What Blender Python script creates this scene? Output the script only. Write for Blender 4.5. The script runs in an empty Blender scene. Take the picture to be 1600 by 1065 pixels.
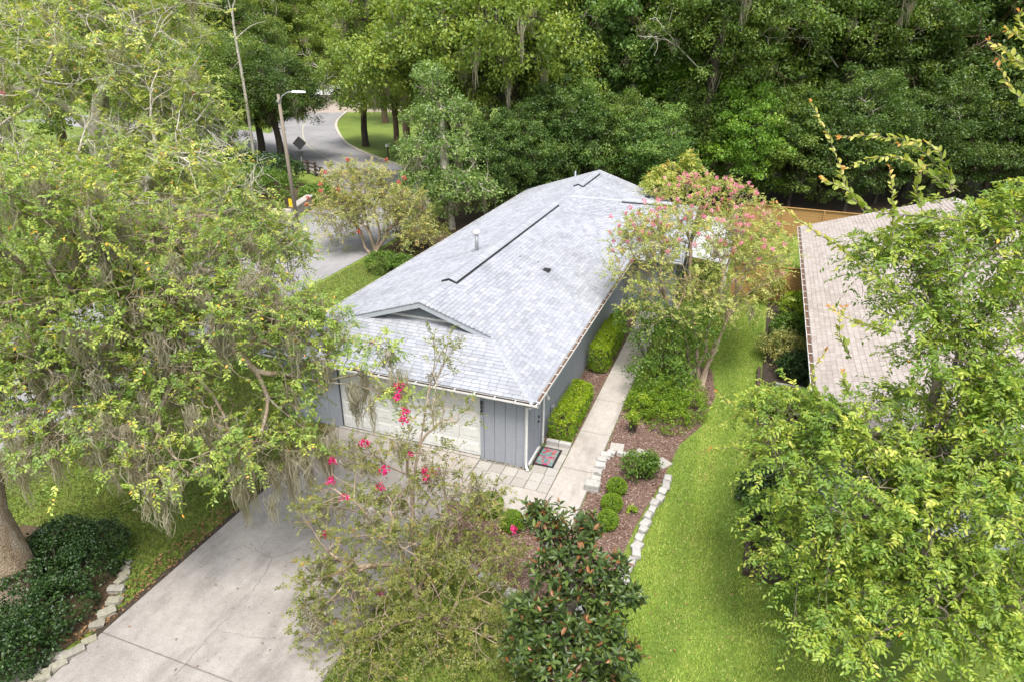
import bpy, bmesh, math, random
import numpy as np
from mathutils import Matrix, Vector

SC = bpy.context.scene
COL = SC.collection
R = math.radians

# ------------------------------------------------------------------ camera
CAM = np.array([5.185, -15.529, 11.715])
YAW, PITCH, ROLL, FPX = -0.350, 0.432, 0.007, 1038.2


def cam_axes():
    f = np.array([math.sin(YAW) * math.cos(PITCH), math.cos(YAW) * math.cos(PITCH), -math.sin(PITCH)])
    r = np.array([math.cos(YAW), -math.sin(YAW), 0.0])
    u = np.cross(r, f)
    return math.cos(ROLL) * r + math.sin(ROLL) * u, -math.sin(ROLL) * r + math.cos(ROLL) * u, f


RT, UP, FW = cam_axes()
cd = bpy.data.cameras.new('camera')
cam = bpy.data.objects.new('camera', cd)
COL.objects.link(cam)
cd.sensor_fit = 'HORIZONTAL'
cd.sensor_width = 36.0
cd.lens = FPX / 1600 * 36
cd.clip_end = 3000
M = Matrix(((RT[0], UP[0], -FW[0], CAM[0]), (RT[1], UP[1], -FW[1], CAM[1]), (RT[2], UP[2], -FW[2], CAM[2]), (0, 0, 0, 1)))
cam.matrix_world = M
SC.camera = cam

# ------------------------------------------------------------------ light
SUN_EL, SUN_AZ = R(66), R(160)      # azimuth from +Y, clockwise: behind the camera
w = bpy.data.worlds.new('World')
SC.world = w
w.use_nodes = True
nt = w.node_tree
bg = nt.nodes['Background']
sky = nt.nodes.new('ShaderNodeTexSky')
sky.sky_type = 'NISHITA'
sky.sun_disc = False
sky.sun_elevation = SUN_EL
sky.sun_rotation = SUN_AZ
sky.dust_density = 4.0
sky.ozone_density = 1.0
sky.air_density = 1.0
hs = nt.nodes.new('ShaderNodeHueSaturation')
hs.inputs['Saturation'].default_value = 0.45
nt.links.new(sky.outputs[0], hs.inputs['Color'])
nt.links.new(hs.outputs[0], bg.inputs[0])
bg.inputs[1].default_value = 0.135
sl = bpy.data.lights.new('sun', 'SUN')
sl.energy = 1.5
sl.angle = R(18)
sl.color = (1.0, 0.955, 0.88)
sun = bpy.data.objects.new('sun', sl)
COL.objects.link(sun)
sd = Vector((math.sin(SUN_AZ) * math.cos(SUN_EL), math.cos(SUN_AZ) * math.cos(SUN_EL), math.sin(SUN_EL)))
sun.rotation_euler = sd.to_track_quat('Z', 'Y').to_euler()
SC.view_settings.view_transform = 'Standard'
SC.view_settings.look = 'None'
SC.view_settings.gamma = 1
SC.view_settings.exposure = 1.33
SC.cycles.max_bounces = 6
SC.cycles.diffuse_bounces = 3
SC.cycles.transmission_bounces = 4
SC.cycles.glossy_bounces = 2


# ------------------------------------------------------------------ helpers
def at(px, py, d):
    """a world point seen at pixel (px, py) of the 1600-wide photo, d metres into the view"""
    return CAM + d * (FW + RT * (px - 800) / FPX - UP * (py - 532.5) / FPX)


def gp(px, py, z=0.0):
    dr = FW + RT * (px - 800) / FPX - UP * (py - 532.5) / FPX
    return CAM + dr * ((z - CAM[2]) / dr[2])


def link(o, parent=None):
    COL.objects.link(o)
    if parent is not None:
        o.parent = parent
    return o


def tag(o, label=None, cat=None, group=None, kind=None):
    if label:
        o['label'] = label
    if cat:
        o['category'] = cat
    if group:
        o['group'] = group
    if kind:
        o['kind'] = kind
    return o


def thing(name, label, cat, loc=(0, 0, 0), group=None, rz=0.0):
    o = bpy.data.objects.new(name, None)
    o.empty_display_size = 0.2
    o.location = loc
    o.rotation_euler = (0, 0, rz)
    COL.objects.link(o)
    return tag(o, label, cat, group)


def mesh_np(name, V, F, mat=None, v=None, smooth=False):
    """mesh from arrays; every face has the same number of corners"""
    V = np.asarray(V, np.float32)
    F = np.asarray(F, np.int32)
    me = bpy.data.meshes.new(name)
    k = F.shape[1]
    me.vertices.add(len(V))
    me.vertices.foreach_set('co', V.ravel())
    me.loops.add(F.size)
    me.loops.foreach_set('vertex_index', F.ravel())
    me.polygons.add(len(F))
    me.polygons.foreach_set('loop_start', np.arange(0, F.size, k, dtype=np.int32))
    me.polygons.foreach_set('loop_total', np.full(len(F), k, np.int32))
    if smooth:
        me.polygons.foreach_set('use_smooth', np.ones(len(F), bool))
    if v is not None:
        a = me.attributes.new('v', 'FLOAT', 'POINT')
        a.data.foreach_set('value', np.asarray(v, np.float32))
    me.update(calc_edges=True)
    if mat:
        me.materials.append(mat)
    return me


def obj(name, me, parent=None, loc=None):
    o = bpy.data.objects.new(name, me)
    if loc is not None:
        o.location = loc
    return link(o, parent)


class MB:
    """collects boxes, prisms and tubes into one mesh"""

    def __init__(s):
        s.V, s.F, s.m = [], [], []

    def add(s, vs, fs, mi=0):
        b = len(s.V)
        s.V += [tuple(map(float, q)) for q in vs]
        s.F += [tuple(i + b for i in f) for f in fs]
        s.m += [mi] * len(fs)
        return s

    def box(s, x0, x1, y0, y1, z0, z1, mi=0):
        v = [(x0, y0, z0), (x1, y0, z0), (x1, y1, z0), (x0, y1, z0), (x0, y0, z1), (x1, y0, z1), (x1, y1, z1), (x0, y1, z1)]
        return s.add(v, [(3, 2, 1, 0), (4, 5, 6, 7), (0, 1, 5, 4), (1, 2, 6, 5), (2, 3, 7, 6), (3, 0, 4, 7)], mi)

    def prism(s, poly, z0, z1, mi=0):
        n = len(poly)
        v = [(p[0], p[1], z0) for p in poly] + [(p[0], p[1], z1) for p in poly]
        f = [tuple(range(n - 1, -1, -1)), tuple(range(n, 2 * n))]
        f += [(i, (i + 1) % n, n + (i + 1) % n, n + i) for i in range(n)]
        return s.add(v, f, mi)

    def tube(s, pts, rad, n=6, mi=0, cap=True):
        pts = [np.array(p, float) for p in pts]
        if not hasattr(rad, '__len__'):
            rad = [rad] * len(pts)
        vs, fs = [], []
        for i, p in enumerate(pts):
            t = pts[min(i + 1, len(pts) - 1)] - pts[max(i - 1, 0)]
            t /= (np.linalg.norm(t) + 1e-9)
            a = np.cross(t, (0.13, 0.31, 0.94) if abs(t[2]) < .9 else (1, .1, 0))
            a /= np.linalg.norm(a)
            b = np.cross(t, a)
            for k in range(n):
                an = 2 * math.pi * k / n
                vs.append(p + rad[i] * (math.cos(an) * a + math.sin(an) * b))
        for i in range(len(pts) - 1):
            for k in range(n):
                fs.append((i * n + k, i * n + (k + 1) % n, (i + 1) * n + (k + 1) % n, (i + 1) * n + k))
        if cap:
            fs.append(tuple(range(n - 1, -1, -1)))
            fs.append(tuple((len(pts) - 1) * n + k for k in range(n)))
        return s.add(vs, fs, mi)

    def lathe(s, prof, c=(0, 0, 0), n=12, mi=0):
        vs = [(c[0] + r * math.cos(2 * math.pi * k / n), c[1] + r * math.sin(2 * math.pi * k / n), c[2] + z) for r, z in prof for k in range(n)]
        fs = [(i * n + k, i * n + (k + 1) % n, (i + 1) * n + (k + 1) % n, (i + 1) * n + k) for i in range(len(prof) - 1) for k in range(n)]
        fs += [tuple(range(n - 1, -1, -1)), tuple((len(prof) - 1) * n + k for k in range(n))]
        return s.add(vs, fs, mi)

    def mesh(s, name, mats, smooth=False, bevel=0.0):
        me = bpy.data.meshes.new(name)
        me.from_pydata(s.V, [], s.F)
        if not isinstance(mats, (list, tuple)):
            mats = [mats]
        for m in mats:
            me.materials.append(m)
        if len(mats) > 1:
            me.polygons.foreach_set('material_index', s.m)
        if bevel:
            bm = bmesh.new()
            bm.from_mesh(me)
            bmesh.ops.bevel(bm, geom=bm.edges[:], offset=bevel, segments=1, affect='EDGES', clamp_overlap=True)
            bm.to_mesh(me)
            bm.free()
        if smooth:
            me.polygons.foreach_set('use_smooth', [True] * len(me.polygons))
        me.update()
        return me

    def obj(s, name, mats, parent=None, smooth=False, bevel=0.0, loc=None):
        return obj(name, s.mesh(name, mats, smooth, bevel), parent, loc)


# ------------------------------------------------------------------ materials
def nodes(name):
    m = bpy.data.materials.new(name)
    m.use_nodes = True
    t = m.node_tree
    return m, t, t.nodes['Principled BSDF']


def ramp(t, fac, cols):
    r = t.nodes.new('ShaderNodeValToRGB')
    e = r.color_ramp.elements
    while len(e) < len(cols):
        e.new(0.5)
    for i, c in enumerate(cols):
        pos, c = (c[0], c[1]) if isinstance(c[1], (tuple, list)) else (i / (len(cols) - 1), c)
        e[i].position = pos
        e[i].color = (*c, 1)
    if fac is not None:
        t.links.new(fac, r.inputs[0])
    return r.outputs[0]


def noise(t, scale, detail=4, rough=.6, coord='Object', sc=None):
    tc = t.nodes.new('ShaderNodeTexCoord')
    n = t.nodes.new('ShaderNodeTexNoise')
    n.inputs['Scale'].default_value = scale
    n.inputs['Detail'].default_value = detail
    n.inputs['Roughness'].default_value = rough
    if sc:
        mp = t.nodes.new('ShaderNodeMapping')
        mp.inputs['Scale'].default_value = sc
        t.links.new(tc.outputs[coord], mp.inputs[0])
        t.links.new(mp.outputs[0], n.inputs['Vector'])
    else:
        t.links.new(tc.outputs[coord], n.inputs['Vector'])
    return n.outputs['Fac']


def mix(t, a, b, fac, mode='MIX'):
    m = t.nodes.new('ShaderNodeMix')
    m.data_type = 'RGBA'
    m.blend_type = mode
    for s, val in ((m.inputs[6], a), (m.inputs[7], b), (m.inputs[0], fac)):
        if hasattr(val, 'is_linked') or hasattr(val, 'links'):
            t.links.new(val, s)
        elif isinstance(val, (tuple, list)):
            s.default_value = (*val, 1)
        else:
            s.default_value = val
    return m.outputs[2]


def bump(t, p, h, strength=.3, dist=.01):
    b = t.nodes.new('ShaderNodeBump')
    b.inputs['Strength'].default_value = strength
    b.inputs['Distance'].default_value = dist
    t.links.new(h, b.inputs['Height'])
    t.links.new(b.outputs[0], p.inputs['Normal'])


def mat_noise(name, cols, scale=8, rough=.8, big=None, bumps=.2, bdist=.005, sc=None, spec=.3, fine=None, coord='Object'):
    """noise-coloured surface: cols over a mid noise, optionally multiplied by a broad stain noise and a fine grain"""
    m, t, p = nodes(name)
    n = noise(t, scale, 5, .65, sc=sc, coord=coord)
    c = ramp(t, n, cols)
    if big:
        bsc, lo, hi = big
        bn = noise(t, bsc, 3, .6, coord=coord)
        c = mix(t, c, ramp(t, bn, [(.3, lo), (.7, hi)]), 1.0, 'MULTIPLY')
    if fine:
        fn = noise(t, fine, 2, .7, coord=coord)
        c = mix(t, c, ramp(t, fn, [(.3, (.72,) * 3), (.62, (1.12,) * 3)]), 1.0, 'MULTIPLY')
        bump(t, p, fn, bumps, bdist)
    elif bumps:
        bump(t, p, n, bumps, bdist)
    t.links.new(c, p.inputs['Base Color'])
    p.inputs['Roughness'].default_value = rough
    p.inputs['Specular IOR Level'].default_value = spec
    return m


def mat_piece(name, cols, scale=20, rough=.85, amount=.5, spec=.25, bumps=.25, sc=None):
    """colour picked per piece: object random + island random"""
    m, t, p = nodes(name)
    oi = t.nodes.new('ShaderNodeObjectInfo')
    ge = t.nodes.new('ShaderNodeNewGeometry')
    ad = t.nodes.new('ShaderNodeMath')
    ad.operation = 'ADD'
    t.links.new(oi.outputs['Random'], ad.inputs[0])
    t.links.new(ge.outputs['Random Per Island'], ad.inputs[1])
    fr = t.nodes.new('ShaderNodeMath')
    fr.operation = 'FRACT'
    t.links.new(ad.outputs[0], fr.inputs[0])
    c = ramp(t, fr.outputs[0], cols)
    n = noise(t, scale, 5, .7, sc=sc)
    c = mix(t, c, ramp(t, n, [(.25, (1 - amount * .5,) * 3), (.75, (1 + amount * .25,) * 3)]), 1.0, 'MULTIPLY')
    bump(t, p, n, bumps, .004)
    t.links.new(c, p.inputs['Base Color'])
    p.inputs['Roughness'].default_value = rough
    p.inputs['Specular IOR Level'].default_value = spec
    return m


def mat_leaf(name, cols, trans=.35, rough=.45, spec=.35, tint=False):
    m, t, p = nodes(name)
    a = t.nodes.new('ShaderNodeAttribute')
    a.attribute_name = 'v'
    c = ramp(t, a.outputs['Fac'], cols)
    if tint:
        oi = t.nodes.new('ShaderNodeObjectInfo')
        c = mix(t, c, oi.outputs['Color'], 1.0, 'MULTIPLY')
    t.links.new(c, p.inputs['Base Color'])
    p.inputs['Roughness'].default_value = rough
    p.inputs['Specular IOR Level'].default_value = spec
    tr = t.nodes.new('ShaderNodeBsdfTranslucent')
    tc = mix(t, c, (1.25, 1.2, .55), 1.0, 'MULTIPLY')
    t.links.new(tc, tr.inputs['Color'])
    ms = t.nodes.new('ShaderNodeMixShader')
    ms.inputs[0].default_value = trans
    t.links.new(p.outputs[0], ms.inputs[1])
    t.links.new(tr.outputs[0], ms.inputs[2])
    t.links.new(ms.outputs[0], t.nodes['Material Output'].inputs['Surface'])
    return m


def plain(name, c, rough=.5, spec=.4, metal=0.0, var=.12):
    lo = tuple(x * (1 - var) for x in c)
    hi = tuple(min(1, x * (1 + var * .6)) for x in c)
    m = mat_noise(name, [(.3, lo), (.7, hi)], 6, rough, bumps=.05, spec=spec)
    m.node_tree.nodes['Principled BSDF'].inputs['Metallic'].default_value = metal
    return m


MT = {}
MT['white'] = plain('white paint', (0.657, 0.657, 0.640), .45)
MT['siding'] = mat_noise('grey siding', [(.3, (0.271, 0.291, 0.332)), (.7, (0.319, 0.337, 0.375))], 3, .7, sc=(8, 8, .6), bumps=.25, fine=90)
MT['groove'] = plain('dark groove', (.09, .10, .115), .8)
MT['concrete'] = mat_noise('concrete', [(.25, (0.281, 0.265, 0.251)), (.75, (0.366, 0.344, 0.330))], 5, .88, big=(.5, (.74, .72, .71), (1.04, 1.03, 1.0)), fine=85, bumps=.35)
def add_stains(m):
    t = m.node_tree
    p_ = t.nodes['Principled BSDF']
    src = p_.inputs['Base Color'].links[0].from_socket
    sp_ = ramp(t, noise(t, 34, 3, .75), [(.30, (.70, .69, .68)), (.46, (1, 1, 1)), (.60, (1, 1, 1)), (.72, (1.16, 1.14, 1.12))])
    st_ = ramp(t, noise(t, .9, 6, .7, sc=(1.6, .45, 1)), [(.36, (.74, .73, .73)), (.5, (1, 1, 1))])
    sp2 = ramp(t, noise(t, 5.5, 2, .5), [(.22, (.62, .60, .58)), (.30, (1, 1, 1))])
    c = mix(t, mix(t, mix(t, src, sp_, 1.0, 'MULTIPLY'), st_, .8, 'MULTIPLY'), sp2, .8, 'MULTIPLY')
    t.links.new(c, p_.inputs['Base Color'])
    return m


add_stains(MT['concrete'])
MT['concrete2'] = mat_noise('pale apron concrete', [(.25, (0.358, 0.331, 0.304)), (.75, (0.430, 0.404, 0.376))], 4, .88, big=(.8, (.84, .82, .8), (1.03, 1.02, 1.0)), fine=70, bumps=.3)
add_stains(MT['concrete2'])
MT['crack'] = plain('crack filler', (.19, .18, .165), .95)
MT['paver'] = mat_piece('paver', [(0.315, 0.294, 0.264), (0.383, 0.363, 0.329), (0.342, 0.325, 0.301)], 25, .9, .5)
MT['stone'] = mat_piece('white edging block', [(0.323, 0.310, 0.291), (0.427, 0.413, 0.388), (0.368, 0.355, 0.336)], 14, .9, .6)
MT['rock'] = mat_piece('garden rock', [(0.228, 0.213, 0.167), (0.350, 0.334, 0.296), (0.289, 0.274, 0.205)], 9, .95, .9)
MT['asphalt'] = mat_noise('asphalt', [(.3, (0.248, 0.243, 0.248)), (.7, (0.317, 0.308, 0.308))], 3, .9, big=(.22, (.72, .72, .74), (1.05, 1.05, 1.05)), fine=60, sc=(1, .25, 1))
MT['kerb'] = mat_noise('kerb', [(.3, (0.351, 0.318, 0.251)), (.7, (0.485, 0.451, 0.385))], 4, .9)
MT['line'] = plain('worn road paint', (0.380, 0.357, 0.274), .8)
MT['grassground'] = mat_noise('lawn soil', [(.2, (.09, .13, .025)), (.5, (.14, .20, .035)), (.8, (.21, .24, .06))], 3, .95, big=(.18, (.75, .8, .7), (1.15, 1.1, 1.0)), bumps=.6, bdist=.03, fine=45)
MT['litter'] = mat_noise('leaf litter', [(.25, (0.042, 0.029, 0.017)), (.75, (0.120, 0.084, 0.048))], 9, .95, bumps=.8, bdist=.03)
MT['mulchbase'] = mat_noise('mulch bed', [(.25, (0.072, 0.041, 0.030)), (.75, (0.206, 0.135, 0.107))], 30, .95, bumps=.9, bdist=.02)
MT['soil'] = mat_noise('dark soil', [(.25, (.022, .017, .013)), (.75, (.07, .052, .04))], 20, .95, bumps=.9, bdist=.02)
MT['mulch'] = mat_piece('bark chip', [(0.083, 0.041, 0.030), (0.227, 0.135, 0.101), (0.351, 0.270, 0.227), (0.155, 0.082, 0.063)], 30, .95, .4)
MT['chipdry'] = mat_piece('dry leaf', [(.18, .09, .04), (.30, .18, .09), (.10, .06, .03)], 30, .95, .4)
MT['shingle'] = mat_piece('grey shingle', [(0, (0.260, 0.273, 0.306)), (.3, (0.312, 0.328, 0.364)), (.65, (0.347, 0.358, 0.392)), (.9, (0.287, 0.300, 0.342)), (1, (0.374, 0.382, 0.410))], 60, .92, .3, bumps=.4)
MT['cap'] = mat_piece('ridge cap shingle', [(0.284, 0.298, 0.332), (0.338, 0.353, 0.383)], 60, .92, .3)
def weather(m, lo=.86):
    t = m.node_tree
    p_ = t.nodes['Principled BSDF']
    src = p_.inputs['Base Color'].links[0].from_socket
    tc = t.nodes.new('ShaderNodeNewGeometry')
    n = t.nodes.new('ShaderNodeTexNoise')
    n.inputs['Scale'].default_value = .55
    n.inputs['Detail'].default_value = 6
    n.inputs['Roughness'].default_value = .7
    t.links.new(tc.outputs['Position'], n.inputs['Vector'])
    w_ = ramp(t, n.outputs['Fac'], [(.36, (lo, lo * .995, lo * .98)), (.56, (1.02, 1.02, 1.02))])
    t.links.new(mix(t, src, w_, 1.0, 'MULTIPLY'), p_.inputs['Base Color'])


weather(MT['shingle'])
MT['deck'] = plain('roof felt', (0.122, 0.122, 0.133), .95)
MT['pinkshingle'] = mat_piece('pink-grey shingle', [(0, (0.295, 0.258, 0.232)), (.4, (0.339, 0.299, 0.273)), (1, (0.369, 0.331, 0.303))], 60, .92, .35, bumps=.4)
MT['pinkdeck'] = plain('pink roof felt', (0.182, 0.129, 0.114), .95)
MT['black'] = plain('dark vent plastic', (.018, .018, .02), .6)
MT['debris_or_liner'] = mat_noise('gutter debris', [(.3, (.05, .028, .018)), (.7, (.20, .12, .08))], 60, .95, bumps=.8)
MT['metal'] = plain('galvanised metal', (0.418, 0.426, 0.441), .4, .5, .6)
MT['wood'] = mat_noise('cedar boards', [(.25, (0.282, 0.155, 0.057)), (.75, (0.405, 0.241, 0.092))], 4, .75, sc=(.6, 8, 8), bumps=.2)
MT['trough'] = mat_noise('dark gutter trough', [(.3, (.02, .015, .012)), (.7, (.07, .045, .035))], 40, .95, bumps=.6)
MT['darkwood'] = mat_noise('dark brown timber', [(.25, (.035, .024, .018)), (.75, (.09, .065, .05))], 8, .9, sc=(1, 1, 4), bumps=.4)
MT['pole'] = mat_noise('weathered pole', [(.25, (0.170, 0.135, 0.105)), (.75, (0.272, 0.234, 0.190))], 6, .9, sc=(6, 6, .6), bumps=.3)
MT['sign'] = plain('sign back', (0.050, 0.050, 0.050), .5, .4, .3)
MT['yellow'] = plain('yellow sign', (.80, .56, .02), .5)
MT['pink'] = plain('pink plastic', (.75, .22, .42), .4)
MT['green'] = plain('green plastic', (.01, .22, .12), .4)
MT['bark'] = mat_noise('brown bark', [(.25, (.09, .06, .04)), (.75, (.25, .175, .115))], 9, .95, sc=(1, 1, .3), bumps=.9, bdist=.03)
MT['myrtlebark'] = mat_noise('smooth tan bark', [(.25, (.20, .14, .10)), (.75, (.42, .33, .25))], 6, .8, sc=(1, 1, .25), bumps=.4)
MT['greybark'] = mat_noise('lichen grey bark', [(.25, (0.192, 0.162, 0.126)), (.5, (0.408, 0.378, 0.312)), (.75, (0.624, 0.612, 0.528))], 7, .95, bumps=.7, bdist=.02)
MT['lichenbark'] = mat_noise('ridged tan bark with lichen', [(.25, (0.119, 0.081, 0.051)), (.45, (0.272, 0.208, 0.140)), (.62, (0.357, 0.306, 0.238)), (.75, (0.442, 0.425, 0.365))], 5, .95, sc=(1, 1, .35), bumps=1.0, bdist=.05, fine=24)
MT['elmbark'] = mat_noise('grey-brown elm bark', [(.25, (.10, .08, .06)), (.75, (.27, .23, .18))], 8, .95, sc=(1, 1, .3), bumps=.8, bdist=.02)
MT['darkbark'] = mat_noise('dark wet bark', [(.25, (.03, .024, .018)), (.75, (.11, .09, .07))], 7, .95, sc=(1, 1, .3), bumps=.8, bdist=.03)
MT['moss'] = mat_leaf('spanish moss', [(0.270, 0.245, 0.190), (0.400, 0.370, 0.290), (0.500, 0.470, 0.380)], .4, .95, .1)

LEAF = {
    'oak': [(0, (0.076, 0.146, 0.043)), (.35, (0.185, 0.294, 0.062)), (.7, (0.369, 0.471, 0.093)), (.95, (0.631, 0.608, 0.129)), (1, (1.042, 0.509, 0.087))],
    'yellowgreen': [(0, (0.089, 0.162, 0.050)), (.35, (0.223, 0.327, 0.073)), (.7, (0.442, 0.507, 0.123)), (.97, (0.722, 0.651, 0.207)), (1, (1.004, 0.452, 0.123))],
    'elm': [(0, (0.076, 0.160, 0.029)), (.4, (0.191, 0.306, 0.046)), (.75, (0.363, 0.450, 0.065)), (.97, (0.651, 0.611, 0.141)), (1, (1.148, 0.531, 0.046))],
    'elmtip': [(0, (.16, .24, .03)), (.5, (.34, .39, .07)), (.9, (.55, .5, .14)), (1, (.55, .25, .06))],
    'olive': [(0, (0.080, 0.105, 0.022)), (.4, (0.172, 0.209, 0.047)), (.75, (0.292, 0.306, 0.082)), (1, (0.372, 0.180, 0.052))],
    'oliveyellow': [(0, (0.118, 0.165, 0.041)), (.4, (0.266, 0.311, 0.094)), (.75, (0.468, 0.442, 0.154)), (.94, (0.601, 0.442, 0.185)), (1, (0.601, 0.213, 0.145))],
    'magnolia': [(0, (0.030, 0.053, 0.012)), (.45, (0.061, 0.106, 0.022)), (.70, (0.115, 0.163, 0.034)), (.80, (0.176, 0.213, 0.048)), (.84, (.15, .065, .022)), (1, (.29, .125, .045))],
    'dark': [(0, (0.013, 0.032, 0.010)), (.5, (0.028, 0.067, 0.014)), (1, (0.061, 0.117, 0.020))],
    'box': [(0, (0.066, 0.156, 0.012)), (.5, (0.171, 0.290, 0.018)), (1, (0.344, 0.435, 0.030))],
    'gold': [(0, (0.076, 0.178, 0.007)), (.5, (0.210, 0.346, 0.010)), (.85, (0.381, 0.481, 0.015)), (1, (0.554, 0.574, 0.037))],
    'green': [(0, (0.048, 0.105, 0.018)), (.5, (0.113, 0.209, 0.027)), (1, (0.245, 0.344, 0.052))],
    'palegreen': [(0, (0.081, 0.156, 0.046)), (.5, (0.189, 0.299, 0.078)), (1, (0.378, 0.468, 0.156))],
    'myrtle': [(0, (0.140, 0.201, 0.044)), (.4, (0.294, 0.363, 0.083)), (.75, (0.505, 0.514, 0.152)), (.95, (0.645, 0.501, 0.216)), (1, (0.701, 0.275, 0.202))],
    'olivegreen': [(0, (.08, .11, .022)), (.4, (.16, .195, .035)), (.75, (.27, .29, .06)), (.95, (.34, .28, .07)), (1, (.36, .14, .06))],
    'lime': [(0, (.12, .24, .02)), (.5, (.28, .42, .03)), (1, (.5, .52, .04))],
    'far': [(0, (0.046, 0.090, 0.022)), (.4, (0.098, 0.172, 0.033)), (.8, (0.173, 0.255, 0.048)), (1, (0.275, 0.317, 0.082))],
    'magenta': [(0, (0.437, 0.006, 0.091)), (.5, (0.632, 0.019, 0.182)), (1, (0.782, 0.080, 0.312))],
    'pinkpale': [(0, (.60, .15, .30)), (.5, (.72, .28, .44)), (1, (.78, .45, .56))],
    'coral': [(0, (.48, .09, .07)), (.5, (.55, .17, .13)), (1, (.6, .3, .2))],
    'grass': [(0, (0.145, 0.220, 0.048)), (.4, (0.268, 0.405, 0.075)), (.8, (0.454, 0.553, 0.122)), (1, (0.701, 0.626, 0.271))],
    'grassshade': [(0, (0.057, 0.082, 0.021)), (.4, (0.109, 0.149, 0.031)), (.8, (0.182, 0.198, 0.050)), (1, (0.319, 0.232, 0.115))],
}
ML = {k: mat_leaf('leaf ' + k, v_, .42 if k not in ('magnolia', 'dark') else .2, .38 if k == 'magnolia' else .42, .45, tint=(k == 'far')) for k, v_ in LEAF.items()}


# ------------------------------------------------------------------ plant kit
def unit(a):
    return a / (np.linalg.norm(a, axis=-1, keepdims=True) + 1e-9)


HF = unit(np.array([FW[0], FW[1], 0.0]))
HR = unit(np.array([RT[0], RT[1], 0.0]))


def leaf_geo(P, D, N, L, W, six=False):
    """leaf blades folded along the midrib: diamonds (triangles) or six-sided blades (quads)"""
    n = len(P)
    D = unit(D)
    S = unit(np.cross(D, N))
    N = np.cross(S, D)
    L = np.asarray(L).reshape(-1, 1) * np.ones((n, 1))
    W = np.asarray(W).reshape(-1, 1) * np.ones((n, 1))
    if not six:
        a = P + D * L * .45 + N * W * .12
        V = np.stack([P, a + S * W * .5, P + D * L - N * L * .08, a - S * W * .5], 1)
        b = np.arange(n)[:, None] * 4
        F = np.concatenate([b + [0, 1, 2], b + [0, 2, 3]], 0)
        return V.reshape(-1, 3), F, 4
    a = P + D * L * .30 + N * W * .16
    b_ = P + D * L * .68 + N * W * .08 - N * L * .04
    V = np.stack([P, a + S * W * .46, b_ + S * W * .40, P + D * L - N * L * .16, b_ - S * W * .40, a - S * W * .46], 1)
    b = np.arange(n)[:, None] * 6
    F = np.concatenate([b + [0, 1, 2, 3], b + [0, 3, 4, 5]], 0)
    return V.reshape(-1, 3), F, 6


def rand_dirs(rng, n):
    return unit(rng.normal(size=(n, 3)))


def ell(px, py, d, rx, ry, rd, wgt=1.0):
    """crown lobe: centre seen at a pixel at depth d, radii in metres from pixel extents; rd along the view"""
    s = d / FPX
    return (at(px, py, d), rx * s, ry * s * 1.06, rd, wgt)


def lobe(x, y, z, r, h, wgt=1.0):
    return (np.array([x, y, z], float), r, h, r, wgt)


def sample_lobes(rng, lobes, n, shell=.5, low=.25):
    wg = np.array([(l[1] * l[2] * l[3]) ** (2 / 3) * l[4] for l in lobes])
    k = rng.choice(len(lobes), n, p=wg / wg.sum())
    q = rand_dirs(rng, n)
    q[:, 2] = np.where((q[:, 2] < 0) & (rng.random(n) > low), -q[:, 2], q[:, 2])
    r = (shell + (1 - shell) * rng.random(n)) ** .8
    q *= r[:, None]
    C = np.array([l[0] for l in lobes])[k]
    A = np.array([[l[1], l[3], l[2]] for l in lobes])[k]
    return C + HR * (q[:, :1] * A[:, :1]) + HF * (q[:, 1:2] * A[:, 1:2]) + np.array([0, 0, 1.]) * (q[:, 2:] * A[:, 2:])


def grow(rng, start, sdir, pts, rtip, expo=.45, frac=.42, wob=.10):
    """branch skeleton from a fork point to every tip; returns polylines [(pts, radii)] and the direction at each tip"""
    polys = []
    tdir = np.zeros_like(pts)
    stack = [(np.array(start, float), np.array(sdir, float), np.arange(len(pts)), [(np.array(start, float), rtip * len(pts) ** expo)])]
    while stack:
        pos, dv, idx, poly = stack.pop()
        while True:
            n = len(idx)
            if n == 1:
                p = pts[idx[0]]
                v = p - pos
                tdir[idx[0]] = v
                if len(poly) >= 1:
                    poly.append((pos + v * .5 + rng.normal(size=3) * wob * .5 * np.linalg.norm(v), rtip * 1.1))
                poly.append((p, rtip * .7))
                polys.append(poly)
                break
            P = pts[idx]
            c = P.mean(0)
            v = c - pos
            ln = np.linalg.norm(v)
            nv = unit(v * .75 + dv * ln * .25)
            f = frac * (.8 + .4 * rng.random())
            new = pos + nv * ln * f + rng.normal(size=3) * wob * ln * f
            poly.append((new, rtip * n ** expo))
            Q = P - c
            if n > 2:
                _, _, vt = np.linalg.svd(Q[:200] if n > 200 else Q, full_matrices=False)
                ax = vt[0] + rng.normal(size=3) * .25
            else:
                ax = Q[0]
            pr = Q @ ax
            o = np.argsort(pr)
            k = int(np.clip(round(n * (.3 + .4 * rng.random())), 1, n - 1))
            a, b = idx[o[:k]], idx[o[k:]]
            if len(a) < len(b):
                a, b = b, a
            stack.append((new, nv, b, [(new, rtip * max(1, len(b)) ** expo)]))
            pos, dv, idx = new, nv, a
    return polys, unit(tdir)


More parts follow.
